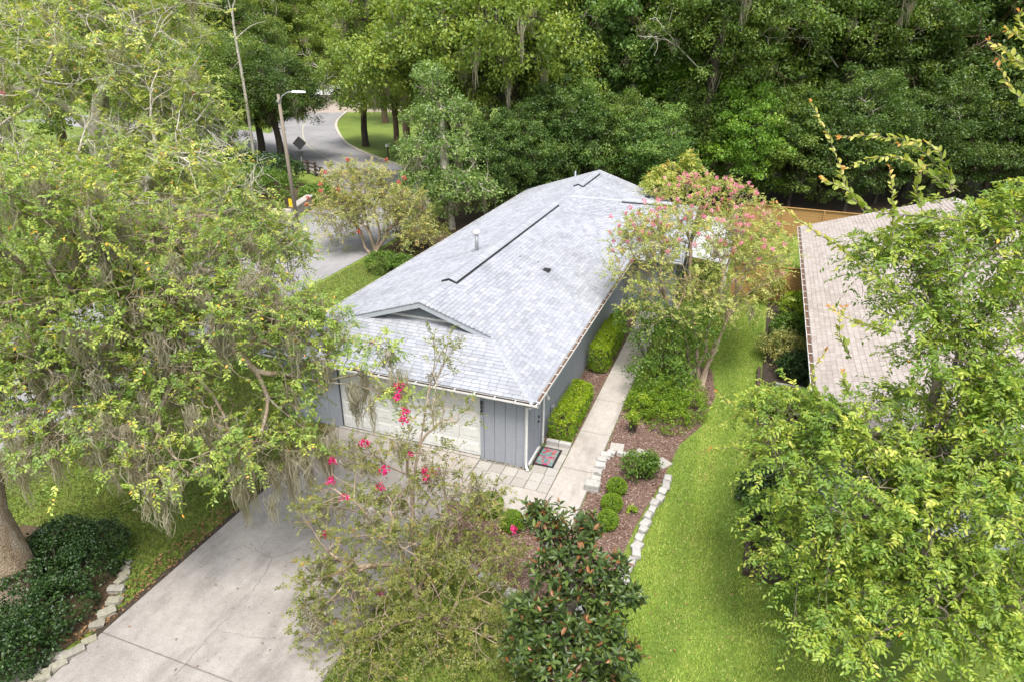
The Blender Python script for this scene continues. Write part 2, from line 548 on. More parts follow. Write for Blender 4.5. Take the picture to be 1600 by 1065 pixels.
def tubes_np(polys, sub=1, nmin=3):
    """tubes around polylines, quads only"""
    VV, FF, base = [], [], 0
    for poly in polys:
        P = np.array([q[0] for q in poly])
        r = np.array([q[1] for q in poly])
        if len(P) < 2:
            continue
        if sub > 1 and len(P) > 2 and r[0] > .022:
            m = len(P)
            PP = np.vstack([2 * P[0] - P[1], P, 2 * P[-1] - P[-2]])
            out, ro = [], []
            for i in range(m - 1):
                p0, p1, p2, p3 = PP[i], PP[i + 1], PP[i + 2], PP[i + 3]
                for s in range(sub):
                    t = s / sub
                    out.append(.5 * (2 * p1 + (p2 - p0) * t + (2 * p0 - 5 * p1 + 4 * p2 - p3) * t * t + (3 * p1 - p0 - 3 * p2 + p3) * t ** 3))
                    ro.append(r[i] * (1 - t) + r[i + 1] * t)
            P = np.array(out + [P[-1]])
            r = np.array(ro + [r[-1]])
        n = nmin if r[0] < .03 else (5 if r[0] < .08 else 9)
        T = np.empty_like(P)
        T[1:-1] = P[2:] - P[:-2]
        T[0] = P[1] - P[0]
        T[-1] = P[-1] - P[-2]
        T = unit(T)
        ref = np.array([.3, .2, .1]) if abs(T[0][2]) > .8 else np.array([0, 0, 1.])
        A = unit(np.cross(T, ref))
        B = np.cross(T, A)
        an = np.arange(n) * 2 * math.pi / n
        ring = P[:, None] + r[:, None, None] * (A[:, None] * np.cos(an)[None, :, None] + B[:, None] * np.sin(an)[None, :, None])
        m = len(P)
        i = np.arange(m - 1)[:, None] * n
        k = np.arange(n)[None]
        F = np.stack([i + k, i + (k + 1) % n, i + n + (k + 1) % n, i + n + k], -1).reshape(-1, 4)
        VV.append(ring.reshape(-1, 3))
        FF.append(F + base)
        base += m * n
    return np.vstack(VV), np.vstack(FF)


def sprays(rng, tips, tdir, ns, tl, m, L, W, droop=.5, spread=.8, up=.25, six=False, jit=.25, angle=.95, rare_at=.992):
    """leafy twigs at branch tips, leaves in two rows along each twig. Returns leaf arrays, v, and twig tubes"""
    n = len(tips)
    S = np.repeat(tips, ns, 0) + rng.normal(size=(n * ns, 3)) * tl * .12
    D = unit(np.repeat(tdir, ns, 0) * .5 + rand_dirs(rng, n * ns) * spread + np.array([0, 0, up]))
    ln = tl * (.55 + .65 * rng.random((n * ns, 1)))
    tv = np.repeat(rng.random(n), ns) * .45 + rng.random(n * ns) * .2
    t = (np.arange(m) + .8) / m
    g = np.array([0, 0, -1.])
    P = S[:, None] + D[:, None] * (ln[:, None] * t[None, :, None]) + g * (droop * ln[:, None] * t[None, :, None] ** 2)
    T = unit(D[:, None] + g * (2 * droop * t[None, :, None]))
    side = unit(np.cross(T, np.array([0, 0, 1.]) + rng.normal(size=(n * ns, 1, 3)) * .35))
    sg = np.where(np.arange(m) % 2 == 0, 1., -1.)[None, :, None]
    LD = unit(T * math.cos(angle) + side * sg * math.sin(angle) + rng.normal(size=P.shape) * jit)
    LN = unit(np.cross(side, T) * .7 + np.array([0, 0, .7]) + rng.normal(size=P.shape) * .45)
    N = n * ns * m
    P, LD, LN = P.reshape(N, 3), LD.reshape(N, 3), LN.reshape(N, 3)
    sc = .7 + .6 * rng.random(N)
    V, F, k = leaf_geo(P, LD, LN, L * sc, W * sc, six)
    v = np.clip(np.repeat(tv, m) + rng.random(N) * .38, 0, .965)
    rare = rng.random(N) > rare_at
    v = np.where(rare, 1.0, v)
    tt = [0, .5, 1.]
    tw = [[(S[i] + D[i] * ln[i] * q + g * droop * ln[i] * q * q, .004 * (1.3 - q)) for q in tt] for i in range(n * ns)]
    return V, F, np.repeat(v, k), tw


def clumps(rng, tips, rad, m, L, W, flat=.7, vy=.5):
    """balls of leaves round each tip, leaf faces turned outward and up"""
    n = len(tips)
    q = rand_dirs(rng, n * m) * (rng.random((n * m, 1)) ** .45)
    rr = np.repeat(rad * (.6 + .7 * rng.random(n)), m)[:, None]
    off = q * rr * np.array([1, 1, flat])
    P = np.repeat(tips, m, 0) + off
    N = unit(q * .6 + np.array([0, 0, .55]) + rand_dirs(rng, n * m) * .7)
    D = unit(np.cross(N, rand_dirs(rng, n * m)) + np.array([0, 0, -.25]))
    sc = .65 + .7 * rng.random(n * m)
    V, F, k = leaf_geo(P, D, N, L * sc, W * sc)
    v = np.clip(np.repeat(rng.random(n), m) * vy + rng.random(n * m) * (.98 - vy), 0, 1)
    return V, F, np.repeat(v, k)


def rosettes(rng, tips, tdir, m, L, W):
    n = len(tips)
    ax = unit(tdir * .5 + np.array([0, 0, .9]) + rng.normal(size=(n, 3)) * .3)
    a1 = unit(np.cross(ax, np.array([.2, .9, .1])))
    a2 = np.cross(ax, a1)
    an = (np.arange(m) * 2.4)[None] + rng.random((n, 1)) * 6
    el_ = np.linspace(-.15, .95, m)[None] + rng.normal(size=(n, m)) * .15
    rad = a1[:, None] * np.cos(an)[..., None] + a2[:, None] * np.sin(an)[..., None]
    D = rad * np.cos(el_)[..., None] + ax[:, None] * np.sin(el_)[..., None]
    N = ax[:, None] * np.cos(el_)[..., None] - rad * np.sin(el_)[..., None] + rng.normal(size=D.shape) * .25
    P = np.repeat(tips[:, None] - ax[:, None] * .06, m, 1) + ax[:, None] * (np.linspace(0, .12, m)[None, :, None])
    q = n * m
    sc = .75 + .45 * rng.random(q)
    V, F, k = leaf_geo(P.reshape(q, 3), D.reshape(q, 3), N.reshape(q, 3), L * sc, W * sc, True)
    return V, F, k, q


def moss_geo(rng, pts, ln, m=26, wid=.012, spread=.11, friz=.06):
    """hanging beards of thin tapering strands"""
    n = len(pts)
    L = np.repeat(ln * (.35 + .9 * rng.random(n)), m) * (.45 + .6 * rng.random(n * m))
    S = np.repeat(pts, m, 0) + rng.normal(size=(n * m, 3)) * np.array([spread, spread, .06])
    a = rng.random(n * m) * 6.28
    wd = np.stack([np.cos(a), np.sin(a), np.zeros(n * m)], 1) * wid * (.5 + rng.random((n * m, 1)))
    pull = (np.repeat(pts, m, 0) - S) * np.array([1, 1, 0])
    ring = []
    for t, wv in ((0, .5), (.22, 1.), (.45, 1.), (.7, .8), (1., .12)):
        c = S + np.array([0, 0, -1.]) * (L * t)[:, None] + pull * (t * .75) + rng.normal(size=(n * m, 3)) * np.array([friz, friz, .03]) * (t > 0)
        ring += [c - wd * wv, c + wd * wv]
    V = np.stack(ring, 1)
    b = np.arange(n * m)[:, None] * 10
    F = np.concatenate([b + [0, 1, 3, 2], b + [2, 3, 5, 4], b + [4, 5, 7, 6], b + [6, 7, 9, 8]], 0)
    v = np.repeat(np.clip(np.repeat(rng.random(n), m) * .6 + rng.random(n * m) * .4, 0, 1), 10)
    return V.reshape(-1, 3), F, v


def blossom_mesh(rng, mat, r=.1, h=.16, n=46, pet=.04):
    q = rand_dirs(rng, n) * (rng.random((n, 1)) ** .4)
    q[:, 2] = q[:, 2] * .5 + .5
    tz = q[:, 2:3]
    P = np.concatenate([q[:, :2] * r * (1.05 - .6 * tz), tz * h], 1)
    N = unit(q * [1, 1, .3] + [0, 0, .5] + rng.normal(size=(n, 3)) * .5)
    D = unit(np.cross(N, rand_dirs(rng, n)))
    V, F, k = leaf_geo(P, D, N, pet * (.7 + .6 * rng.random(n)), pet * .9)
    return mesh_np('blossom', V, F, mat, np.repeat(rng.random(n), k))


def plant(name, label, cat, base, trunk_polys, polys, leaf, moss=None, bark='bark', leafmat='oak', group=None, sub=2, trunkname='trunk', crown='crown'):
    """a top-level plant with trunk / crown / moss parts, world-coordinate arrays shifted to the base"""
    b = np.array(base, float)
    t = thing(name, label, cat, base, group)
    if trunk_polys or polys:
        TV, TF = tubes_np(trunk_polys + polys, sub)
        obj(trunkname, mesh_np(trunkname, TV - b, TF, MT[bark], smooth=True), t)
    V, F, v = leaf
    obj(crown, mesh_np(crown, V - b, F, ML[leafmat] if isinstance(leafmat, str) else leafmat, v), t)
    if moss is not None:
        MV, MF, mv = moss
        obj('hanging_moss', mesh_np('hanging_moss', MV - b, MF, MT['moss'], mv), t)['kind'] = 'stuff'
    return t


def stems(rng, base, targets, r0, r1, k=3, bend=.12):
    """gently bent trunks from the base to the targets"""
    out = []
    for tg in targets:
        b = np.array(base, float) - [0, 0, min(.45, r0 * 1.2)]
        tg = np.array(tg, float)
        ln = np.linalg.norm(tg - b)
        pts = []
        for i in range(k + 1):
            q = i / k
            pts.append((b + (tg - b) * q + (rng.normal(size=3) * bend * ln * .35 if 0 < i < k else 0), r0 * (1 - q) + r1 * q + (r0 * .30 if i == 0 else 0)))
        out.append(pts)
    return out


def shrub(rng, name, label, cat, lobes, n, leafmat, L, W, group=None, rad=.12, m=10, bark='darkbark', style='clump', parent_extra=None, low=.35, shell=.75, tl=.25, six=False):
    """a low plant: short stems under a skin of leaf clumps"""
    lob = [l if isinstance(l[0], np.ndarray) else lobe(*l) for l in lobes]
    cx = np.mean([l[0] for l in lob], 0)
    base = (cx[0], cx[1], 0.0)
    tips = sample_lobes(rng, lob, n, shell, low)
    tips = tips[tips[:, 2] > .03]
    k = min(len(tips), 60)
    polys = [[(np.array([cx[0] + rng.normal() * .08, cx[1] + rng.normal() * .08, 0]), .018), ((np.array(base) + p) / 2 + rng.normal(size=3) * .04, .012), (p, .005)] for p in tips[rng.choice(len(tips), k, False)]]
    if style == 'clump':
        V, F, v = clumps(rng, tips, rad, m, L, W)
    else:
        td = unit(tips - cx + [0, 0, .1])
        V, F, v, tw = sprays(rng, tips, td, 2, tl, m, L, W, six=six)
        polys += tw[::3]
    return plant(name, label, cat, base, [], polys, (V, F, v), None, bark, leafmat, group, 1, 'stems', 'foliage')


# ------------------------------------------------------------------ ground, road, paving
def struct(o):
    o['kind'] = 'structure'
    return o


me = mesh_np('ground', [(-700, -300, 0), (700, -300, 0), (700, 900, 0), (-700, 900, 0)], [(0, 1, 2, 3)], MT['grassground'])
struct(obj('ground', me))


def sheet(name, poly, z, mat, parent=None):
    me = bpy.data.meshes.new(name)
    me.from_pydata([(p[0], p[1], z) for p in poly], [], [tuple(range(len(poly)))])
    me.materials.append(mat)
    o = obj(name, me, parent)
    return o


def smooth_line(pts, sub=6):
    P = np.array(pts, float)
    PP = np.vstack([2 * P[0] - P[1], P, 2 * P[-1] - P[-2]])
    out = []
    for i in range(len(P) - 1):
        p0, p1, p2, p3 = PP[i], PP[i + 1], PP[i + 2], PP[i + 3]
        for s in range(sub):
            t = s / sub
            out.append(.5 * (2 * p1 + (p2 - p0) * t + (2 * p0 - 5 * p1 + 4 * p2 - p3) * t * t + (3 * p1 - p0 - 3 * p2 + p3) * t ** 3))
    return np.array(out + [P[-1]])


def strip(name, line, off0, off1, z0, z1, mat):
    """a band along a line between two side offsets (left is negative), z1 its top, z0 its foot"""
    T = np.gradient(line, axis=0)
    T /= np.linalg.norm(T, axis=1, keepdims=True)
    N = np.stack([T[:, 1], -T[:, 0]], 1)
    a, b = line + N * off0, line + N * off1
    mb = MB()
    n = len(line)
    if z0 == z1:
        vs = [(*p, z1) for p in a] + [(*p, z1) for p in b]
        mb.add(vs, [(i, n + i, n + i + 1, i + 1) for i in range(n - 1)])
    else:
        vs = [(*p, z) for z in (z0, z1) for q in (a, b) for p in q]
        fs = []
        for i in range(n - 1):
            fs += [(2 * n + i, 3 * n + i, 3 * n + i + 1, 2 * n + i + 1), (i, 2 * n + i, 2 * n + i + 1, i + 1), (3 * n + i, n + i, n + i + 1, 3 * n + i + 1)]
        mb.add(vs, fs)
    return struct(mb.obj(name, mat))


ROAD = smooth_line([(-19.5, -60), (-19.5, -20), (-19.5, 12), (-20.2, 22), (-23, 31), (-27, 36.6), (-33, 41), (-40, 46.5), (-47, 54), (-57, 68), (-66, 86)], 8)
strip('road', ROAD, -4.1, 4.1, .012, .012, MT['asphalt'])
CROSS = smooth_line([(-38, 45.5), (-50, 50.5), (-64, 54), (-95, 58)], 6)
strip('side_road', CROSS, -4.5, 4.5, .008, .008, MT['asphalt'])
k0 = int(np.argmin(np.abs(ROAD[:, 1] - 33)))
strip('road_line', ROAD[k0:], -.22, -.08, .016, .016, MT['line'])
strip('kerb', ROAD[k0:], 4.1, 4.42, 0, .13, MT['kerb'])

rng = np.random.default_rng(11)
# wood floor behind the gardens, bed soil, mulch
struct(sheet('forest_floor', [(-17, 31), (6.4, 30.4), (40, 30.4), (60, 90), (-24, 90)], .006, MT['litter']))
struct(sheet('shrub_border_soil', [(-15.2, 17), (-11.0, 15.5), (-9.6, 19), (-9.6, 31), (-16, 31)], .005, MT['litter']))
struct(sheet('ditch_bank', [(-24.4, 12), (-40, 14), (-42, 33), (-31, 32), (-26.5, 29), (-24.5, 22)], .005, MT['litter']))

BED = [(1.99, -.5), (1.99, 4.2), (2.2, 6.5), (2.4, 9.0), (4.6, 8.6), (4.9, 6.5), (4.6, 4.2), (4.1, 2.9), (3.95, 1.6), (3.9, .9), (3.65, -.6), (3.5, -1.6), (3.42, -2.6), (3.3, -3.6), (2.4, -4.6), (.9, -4.7), (-.8, -4.2), (-1.42, -3.4), (-1.42, -2.14), (1.99, -2.14)]
mulchbed = struct(sheet('mulch_bed', BED, .02, MT['mulchbase']))
walkbed = struct(sheet('wall_bed', [(.02, 1.5), (.95, 1.5), (.95, 13.5), (.02, 13.5)], .02, MT['mulchbase']))
rbed = struct(sheet('neighbour_bed', [(6.34, -2.2), (8.0, -2.2), (8.0, 16.9), (6.5, 16.9)], .02, MT['soil']))
lbed = struct(sheet('tree_bed', [tuple(gp(a, b)[:2]) for a, b in ((198, 862), (200, 895), (185, 925), (165, 962), (135, 990), (95, 1018), (55, 1048), (20, 1080), (-60, 1100), (-60, 840), (40, 820), (150, 830))], .014, MT['litter']))


def inside(poly, x, y):
    c = np.zeros(len(x), bool)
    n = len(poly)
    for i in range(n):
        x0, y0 = poly[i]
        x1, y1 = poly[(i + 1) % n]
        hit = ((y0 > y) != (y1 > y)) & (x < (x1 - x0) * (y - y0) / (y1 - y0 + 1e-12) + x0)
        c ^= hit
    return c


def scatter(rng, poly, dens):
    P = np.array([p[:2] for p in poly], float)
    lo, hi = P.min(0), P.max(0)
    n = int(dens * np.prod(hi - lo))
    q = lo + (hi - lo) * rng.random((n, 2))
    return q[inside(P, q[:, 0], q[:, 1])]


def chips(name, rng, poly, dens, mat, L, W, z, parent=None):
    q = scatter(rng, poly, dens)
    n = len(q)
    P = np.concatenate([q, z + rng.random((n, 1)) * .03], 1)
    N = unit(np.array([0, 0, 1.]) + rng.normal(size=(n, 3)) * .35)
    D = unit(np.cross(N, rand_dirs(rng, n)))
    V, F, k = leaf_geo(P, D, N, L * (.5 + rng.random(n)), W * (.6 + .8 * rng.random(n)))
    o = obj(name, mesh_np(name, V, F, mat), parent)
    o['kind'] = 'stuff'
    return o


tag(chips('bark_mulch', rng, BED, 420, MT['mulch'], .07, .035, .022), 'reddish brown bark mulch covering the curved garden bed', 'mulch')
tag(chips('wall_mulch', rng, [(.02, 1.5), (.95, 1.5), (.95, 13.5), (.02, 13.5)], 420, MT['mulch'], .07, .035, .022), 'dark bark mulch strip between the grey wall and the path', 'mulch')
tag(chips('wall_pebbles', rng, [(-1.45, -.14), (.1, -.14), (.1, .0), (.14, .0), (.14, 1.4), (.01, 1.4), (.01, -.02), (-1.45, -.02)], 900, MT['rock'], .05, .04, .03), 'pebbles and dead leaves along the foot of the grey wall', 'pebbles')

struct(sheet('driveway_verge', [(-6.75, -9.2), (-6.56, -9.2), (-6.56, -.2), (-6.66, -.2)], .03, MT['soil']))
# driveway slabs with open joints
drive = struct(MB().box(-6.57, -1.44, -16.5, -.02, -.05, .018).obj('driveway', MT['crack']))
for (x0, x1, y0, y1, m_) in ((-6.55, -1.465, -8.84, -3.35, 'concrete'), (-6.55, -1.465, -3.33, -.12, 'concrete2'), (-6.55, -1.465, -16.4, -8.87, 'concrete')):
    if m_ == 'concrete2':
        continue
    MB().box(x0, x1, y0, y1, -.04, .05).obj('slab', MT[m_], drive, bevel=.008)
MB().box(-6.55, -1.465, -3.325, -.10, -.04, .05).obj('slab', MT['concrete2'], drive, bevel=.008)
MB().box(-6.45, -1.47, -.09, .03, -.02, .075).obj('apron_lip', MT['concrete2'], drive, bevel=.01)


def crack(pts, parent, z=.054, w=.012, seed=0):
    r = np.random.default_rng(seed)
    P = []
    for (a, b) in zip(pts[:-1], pts[1:]):
        a, b = np.array(a, float), np.array(b, float)
        n = max(2, int(np.linalg.norm(b - a) / .12))
        for i in range(n):
            P.append(a + (b - a) * i / n)
    P.append(np.array(pts[-1], float))
    P = np.array(P)
    P[1:-1] += r.normal(size=(len(P) - 2, 2)) * .022
    T = np.gradient(P, axis=0)
    T /= np.linalg.norm(T, axis=1, keepdims=True) + 1e-9
    N = np.stack([T[:, 1], -T[:, 0]], 1) * (w * (.35 + r.random((len(P), 1))))
    mb = MB()
    n = len(P)
    mb.add([(*p, z) for p in P - N] + [(*p, z) for p in P + N], [(i, n + i, n + i + 1, i + 1) for i in range(n - 1)])
    mb.obj('crack', MT['crack'], parent)


def gpl(*pp):
    return [tuple(gp(a, b, .05)[:2]) for a, b in pp]


crack(gpl((272, 1055), (335, 985), (352, 968), (385, 935), (415, 895), (425, 870), (460, 860), (530, 820)), drive, seed=1, w=.012)
crack(gpl((425, 870), (405, 860), (415, 845)), drive, seed=2)
crack(gpl((425, 870), (380, 850), (330, 872)), drive, seed=3, w=.008)
crack(gpl((488, 838), (520, 800), (560, 770)), drive, seed=4, w=.009)
crack(gpl((530, 820), (600, 850), (640, 800)), drive, seed=5, w=.008)
crack(gpl((335, 985), (420, 1000), (500, 985)), drive, seed=6, w=.007)

# front walk, pavers and side path
walk = struct(MB().box(-1.45, 1.97, -2.12, -.02, -.05, .016).obj('front_walk', MT['crack']))
MB().box(-1.44, .95, -2.1, -.97, -.04, .05).obj('slab', MT['concrete2'], walk, bevel=.008)
xs = [-1.43, -1.02, -.60, -.18, .24, .62, .955]
for j, (y0, y1) in enumerate(((-.545, -.145), (-.955, -.56))):
    for i in range(6):
        dz = rng.random() * .008
        MB().box(xs[i] + .008, xs[i + 1] - .008, y0, y1, -.03, .048 + dz).obj('paver', MT['paver'], walk, bevel=.008)
for i in range(4):
    y0 = -.13 + i * .385
    MB().box(.60, .945, y0, y0 + .37, -.03, .05 + rng.random() * .006).obj('paver', MT['paver'], walk, bevel=.008)
for i in range(4):
    y0 = -.13 + i * .385
    MB().box(.17, .585, y0, y0 + .37, -.03, .045 + rng.random() * .004).obj('paver', MT['paver'], walk, bevel=.008)
path = struct(MB().box(.965, 1.965, -2.1, 13.6, -.05, .014).obj('side_path', MT['crack']))
ys = [-2.09, .42, 2.55, 4.75, 6.9, 9.1, 11.3, 13.55]
for y0, y1 in zip(ys[:-1], ys[1:]):
    MB().box(.975, 1.955, y0 + .012, y1 - .012, -.04, .052).obj('slab', MT['concrete2'], path, bevel=.008)


# edging stones
def stone_mesh(rng, sx, sy, sz, name='edging_stone', mat='stone', rough=.12):
    bm = bmesh.new()
    bmesh.ops.create_cube(bm, size=1)
    bmesh.ops.subdivide_edges(bm, edges=bm.edges[:], cuts=1, use_grid_fill=True)
    for v_ in bm.verts:
        q = np.array(v_.co)
        r = np.linalg.norm(q)
        q = q * (1 - .22 * max(0, r - .5)) + rng.normal(size=3) * rough * .4
        v_.co = (q[0] * sx, q[1] * sy, (q[2] + .5) * sz)
    bmesh.ops.bevel(bm, geom=[e for e in bm.edges if e.calc_face_angle(0) > .6], offset=.012, segments=1, affect='EDGES')
    me = bpy.data.meshes.new(name)
    bm.to_mesh(me)
    bm.free()
    me.materials.append(MT[mat])
    return me


SM = [stone_mesh(rng, .27, .20, .12, rough=.10) for _ in range(6)]
pts8 = [(195, 180), (185, 225), (160, 270), (150, 325), (130, 360), (265, 135), (345, 138), (410, 142), (695, 325), (680, 375), (655, 425), (632, 472), (598, 512), (573, 560), (547, 608), (525, 665), (508, 718), (478, 768), (465, 830), (455, 890), (420, 950), (385, 1010), (355, 1055), (225, 150)]
stones = [(900 + a / 4.84, 680 + b / 4.84) for a, b in pts8]
stones += [(975, 905), (955, 925), (930, 940), (905, 950), (875, 950), (848, 945), (822, 935), (800, 925), (776, 912), (757, 900), (738, 890), (716, 876), (697, 868)]
for i, (a, b) in enumerate(stones):
    p = gp(a, b, .08)
    o = obj('edging_stone', SM[i % 6], mulchbed, (p[0], p[1], .005))
    o.rotation_euler = (rng.normal() * .05, rng.normal() * .05, rng.random() * .7 - .35 + (1.4 if 8 <= i < 23 else 0))
    s_ = .9 + .3 * rng.random()
    o.scale = (s_, s_, .9 + .5 * rng.random())
for a, b, rz in ((310, 85, .1), (495, 135, -.35), (655, 205, -.6)):
    p = gp(900 + a / 4.84, 680 + b / 4.84, .05)
    o = MB().box(-.21, .21, -.21, .21, 0, .06).obj('stepping_slab', MT['paver'], mulchbed, bevel=.01, loc=(p[0], p[1], .005))
    o.rotation_euler.z = rz
for i, (x, y, z) in enumerate(((2.08, -.32, 0), (2.08, -.32, .13))):
    o = MB().box(-.21, .21, -.13, .13, 0, .128).obj('wall_block', MT['stone'], mulchbed, bevel=.012, loc=(x, y, z + .003))
    o.rotation_euler.z = .05 * i
for x in (.17, .57):
    MB().box(x, x + .385, 1.40, 1.56, 0, .19).obj('wall_block', MT['stone'], walkbed, bevel=.012)
RM = [stone_mesh(rng, .42, .26, .17, 'border_rock', 'rock', .13) for _ in range(5)]
ptl = [(855, 200), (862, 235), (850, 285), (840, 325), (820, 370), (790, 430), (775, 510), (730, 590), (660, 670), (605, 780), (505, 860), (400, 890), (400, 945), (215, 985), (270, 1030), (110, 1055), (320, 915), (160, 1040)]
for i, (a, b) in enumerate(ptl):
    p = gp(a / 4.345, 820 + b / 4.345, .07)
    o = obj('border_rock', RM[i % 5], lbed, (p[0], p[1], -.01))
    o.rotation_euler.z = rng.random() * 6.28 if i < 5 else .75 + rng.normal() * .25
    s_ = (.45 if i < 5 else .62) + .32 * rng.random()
    o.scale = (s_, s_, s_)

# sleepers round the neighbour's bed
for i in range(5):
    y0 = -2.25 + i * 2.3
    MB().box(6.24, 6.38, y0 + .02, y0 + 2.28, 0, .17).obj('timber_sleeper', MT['darkwood'], rbed, bevel=.012)
MB().box(6.40, 7.02, -2.27, -2.13, 0, .17).obj('timber_sleeper', MT['darkwood'], rbed, bevel=.012)
MB().box(6.9, 7.8, 8.0, 8.15, .05, .16).obj('timber_sleeper', MT['stone'], rbed, bevel=.012)


# lawns
def lawn(name, label, poly, dens, h, matk, seed, holes=()):
    r = np.random.default_rng(seed)
    q = scatter(r, poly, dens)
    for hole in holes:
        q = q[~inside(np.array([p[:2] for p in hole], float), q[:, 0], q[:, 1])]
    n = len(q)
    a = r.random(n) * 6.28
    hh = h * (.5 + .8 * r.random(n))
    lean = r.random(n) * .9
    wd = .009 + .008 * r.random(n)
    dx, dy = np.cos(a), np.sin(a)
    B = np.stack([q[:, 0], q[:, 1], np.zeros(n)], 1)
    S = np.stack([-dy, dx, np.zeros(n)], 1) * wd[:, None]
    T = B + np.stack([dx * lean * hh, dy * lean * hh, hh], 1)
    V = np.stack([B - S, B + S, T], 1).reshape(-1, 3)
    F = np.arange(3 * n).reshape(-1, 3)
    patch = .5 + .5 * np.sin(q[:, 0] * 1.3 + 1.7 * np.sin(q[:, 1] * .5)) * np.sin(q[:, 1] * .9 + 2 * np.sin(q[:, 0] * .7))
    stripe = np.clip(.5 + .9 * np.sin((q[:, 0] + .06 * q[:, 1]) * 5.2), 0, 1)
    v = np.clip(r.random(n) * .46 + patch * .26 + stripe * .2 + .04, 0, 1)
    thin = np.sin(q[:, 0] * 2.9 + 3 * np.sin(q[:, 1] * 1.1)) * np.sin(q[:, 1] * 2.3 + 2 * np.sin(q[:, 0] * 1.7))
    v = np.where(r.random(n) > .968 - .26 * np.clip(thin - .45, 0, 1), 1.0, v)
    o = obj(name, mesh_np(name, V, F, ML[matk], np.repeat(v, 3)))
    return tag(o, label, 'grass', kind='stuff')


lawn('grass', 'bright mown lawn between the curved bed and the timber sleepers', [(3.4, -11), (8.5, -11), (8.5, -2.3), (6.23, -2.3), (6.4, 17), (2, 17), (2, 9.0), (4.7, 8.7), (5.0, 6.5), (4.7, 4.2), (4.2, 2.9), (4.1, 1.6), (4.05, .9), (3.8, -.6), (3.65, -1.6), (3.57, -2.6), (3.4, -3.6)], 1500, .05, 'grass', 1)
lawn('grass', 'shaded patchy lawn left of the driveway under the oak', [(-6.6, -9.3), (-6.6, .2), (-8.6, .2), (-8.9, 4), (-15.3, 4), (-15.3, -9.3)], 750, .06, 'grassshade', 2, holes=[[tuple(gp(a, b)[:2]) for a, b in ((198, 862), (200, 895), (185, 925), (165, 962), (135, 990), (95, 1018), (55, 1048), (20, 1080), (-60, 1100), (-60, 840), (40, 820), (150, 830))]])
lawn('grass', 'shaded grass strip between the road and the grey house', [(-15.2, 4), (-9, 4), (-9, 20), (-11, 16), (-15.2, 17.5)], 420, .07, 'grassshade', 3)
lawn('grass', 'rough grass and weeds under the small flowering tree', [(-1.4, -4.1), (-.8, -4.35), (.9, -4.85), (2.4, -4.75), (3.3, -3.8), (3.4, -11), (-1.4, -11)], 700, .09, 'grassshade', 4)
lawn('grass', 'fenced back garden lawn behind the board fence', [(4.6, 17.4), (7.9, 17.4), (7.9, 22.3), (13, 22.5), (13, 29.8), (4.6, 29.8)], 300, .06, 'grass', 5)
tag(chips('dry_leaves', rng, [(-6.62, -9.3), (-6.62, .1), (-7.3, .1), (-7.2, -9.3)], 130, MT['chipdry'], .09, .05, .03), 'fallen dry leaves along the edge of the driveway', 'leaves')
tag(chips('lawn_litter', rng, [(3.8, -9), (6.2, -9), (6.2, 15), (4.8, 15), (4.9, 4)], 3.5, MT['chipdry'], .07, .035, .06), 'scattered fallen leaves lying on the bright mown lawn', 'leaves')
tag(chips('dry_leaves', rng, [(-6.5, -10), (-6.5, 0), (-1.5, 0), (-1.5, -10)], 1.6, MT['chipdry'], .06, .03, .053), 'few fallen leaves scattered over the driveway concrete', 'leaves')


# ------------------------------------------------------------------ the grey house
def onx(px, py, x):
    dr = FW + RT * (px - 800) / FPX - UP * (py - 532.5) / FPX
    return CAM + dr * ((x - CAM[0]) / dr[0])


def onplane(px, py, p0, n):
    dr = FW + RT * (px - 800) / FPX - UP * (py - 532.5) / FPX
    p0, n = np.array(p0, float), np.array(n, float)
    return CAM + dr * (((p0 - CAM) @ n) / (dr @ n))


def clip(poly, conv):
    """convex clip (Sutherland-Hodgman), both counter-clockwise"""
    out = poly
    for i in range(len(conv)):
        a, b = conv[i], conv[(i + 1) % len(conv)]
        ex, ey = b[0] - a[0], b[1] - a[1]
        inp, out = out, []
        if not inp:
            return []
        for j in range(len(inp)):
            p, q = inp[j], inp[(j + 1) % len(inp)]
            sp = ex * (p[1] - a[1]) - ey * (p[0] - a[0])
            sq = ex * (q[1] - a[1]) - ey * (q[0] - a[0])
            if sp >= 0:
                out.append(p)
            if (sp >= 0) != (sq >= 0):
                t = sp / (sp - sq)
                out.append((p[0] + (q[0] - p[0]) * t, p[1] + (q[1] - p[1]) * t))
    return out


def area(p):
    return .5 * sum(p[i][0] * p[(i + 1) % len(p)][1] - p[(i + 1) % len(p)][0] * p[i][1] for i in range(len(p)))


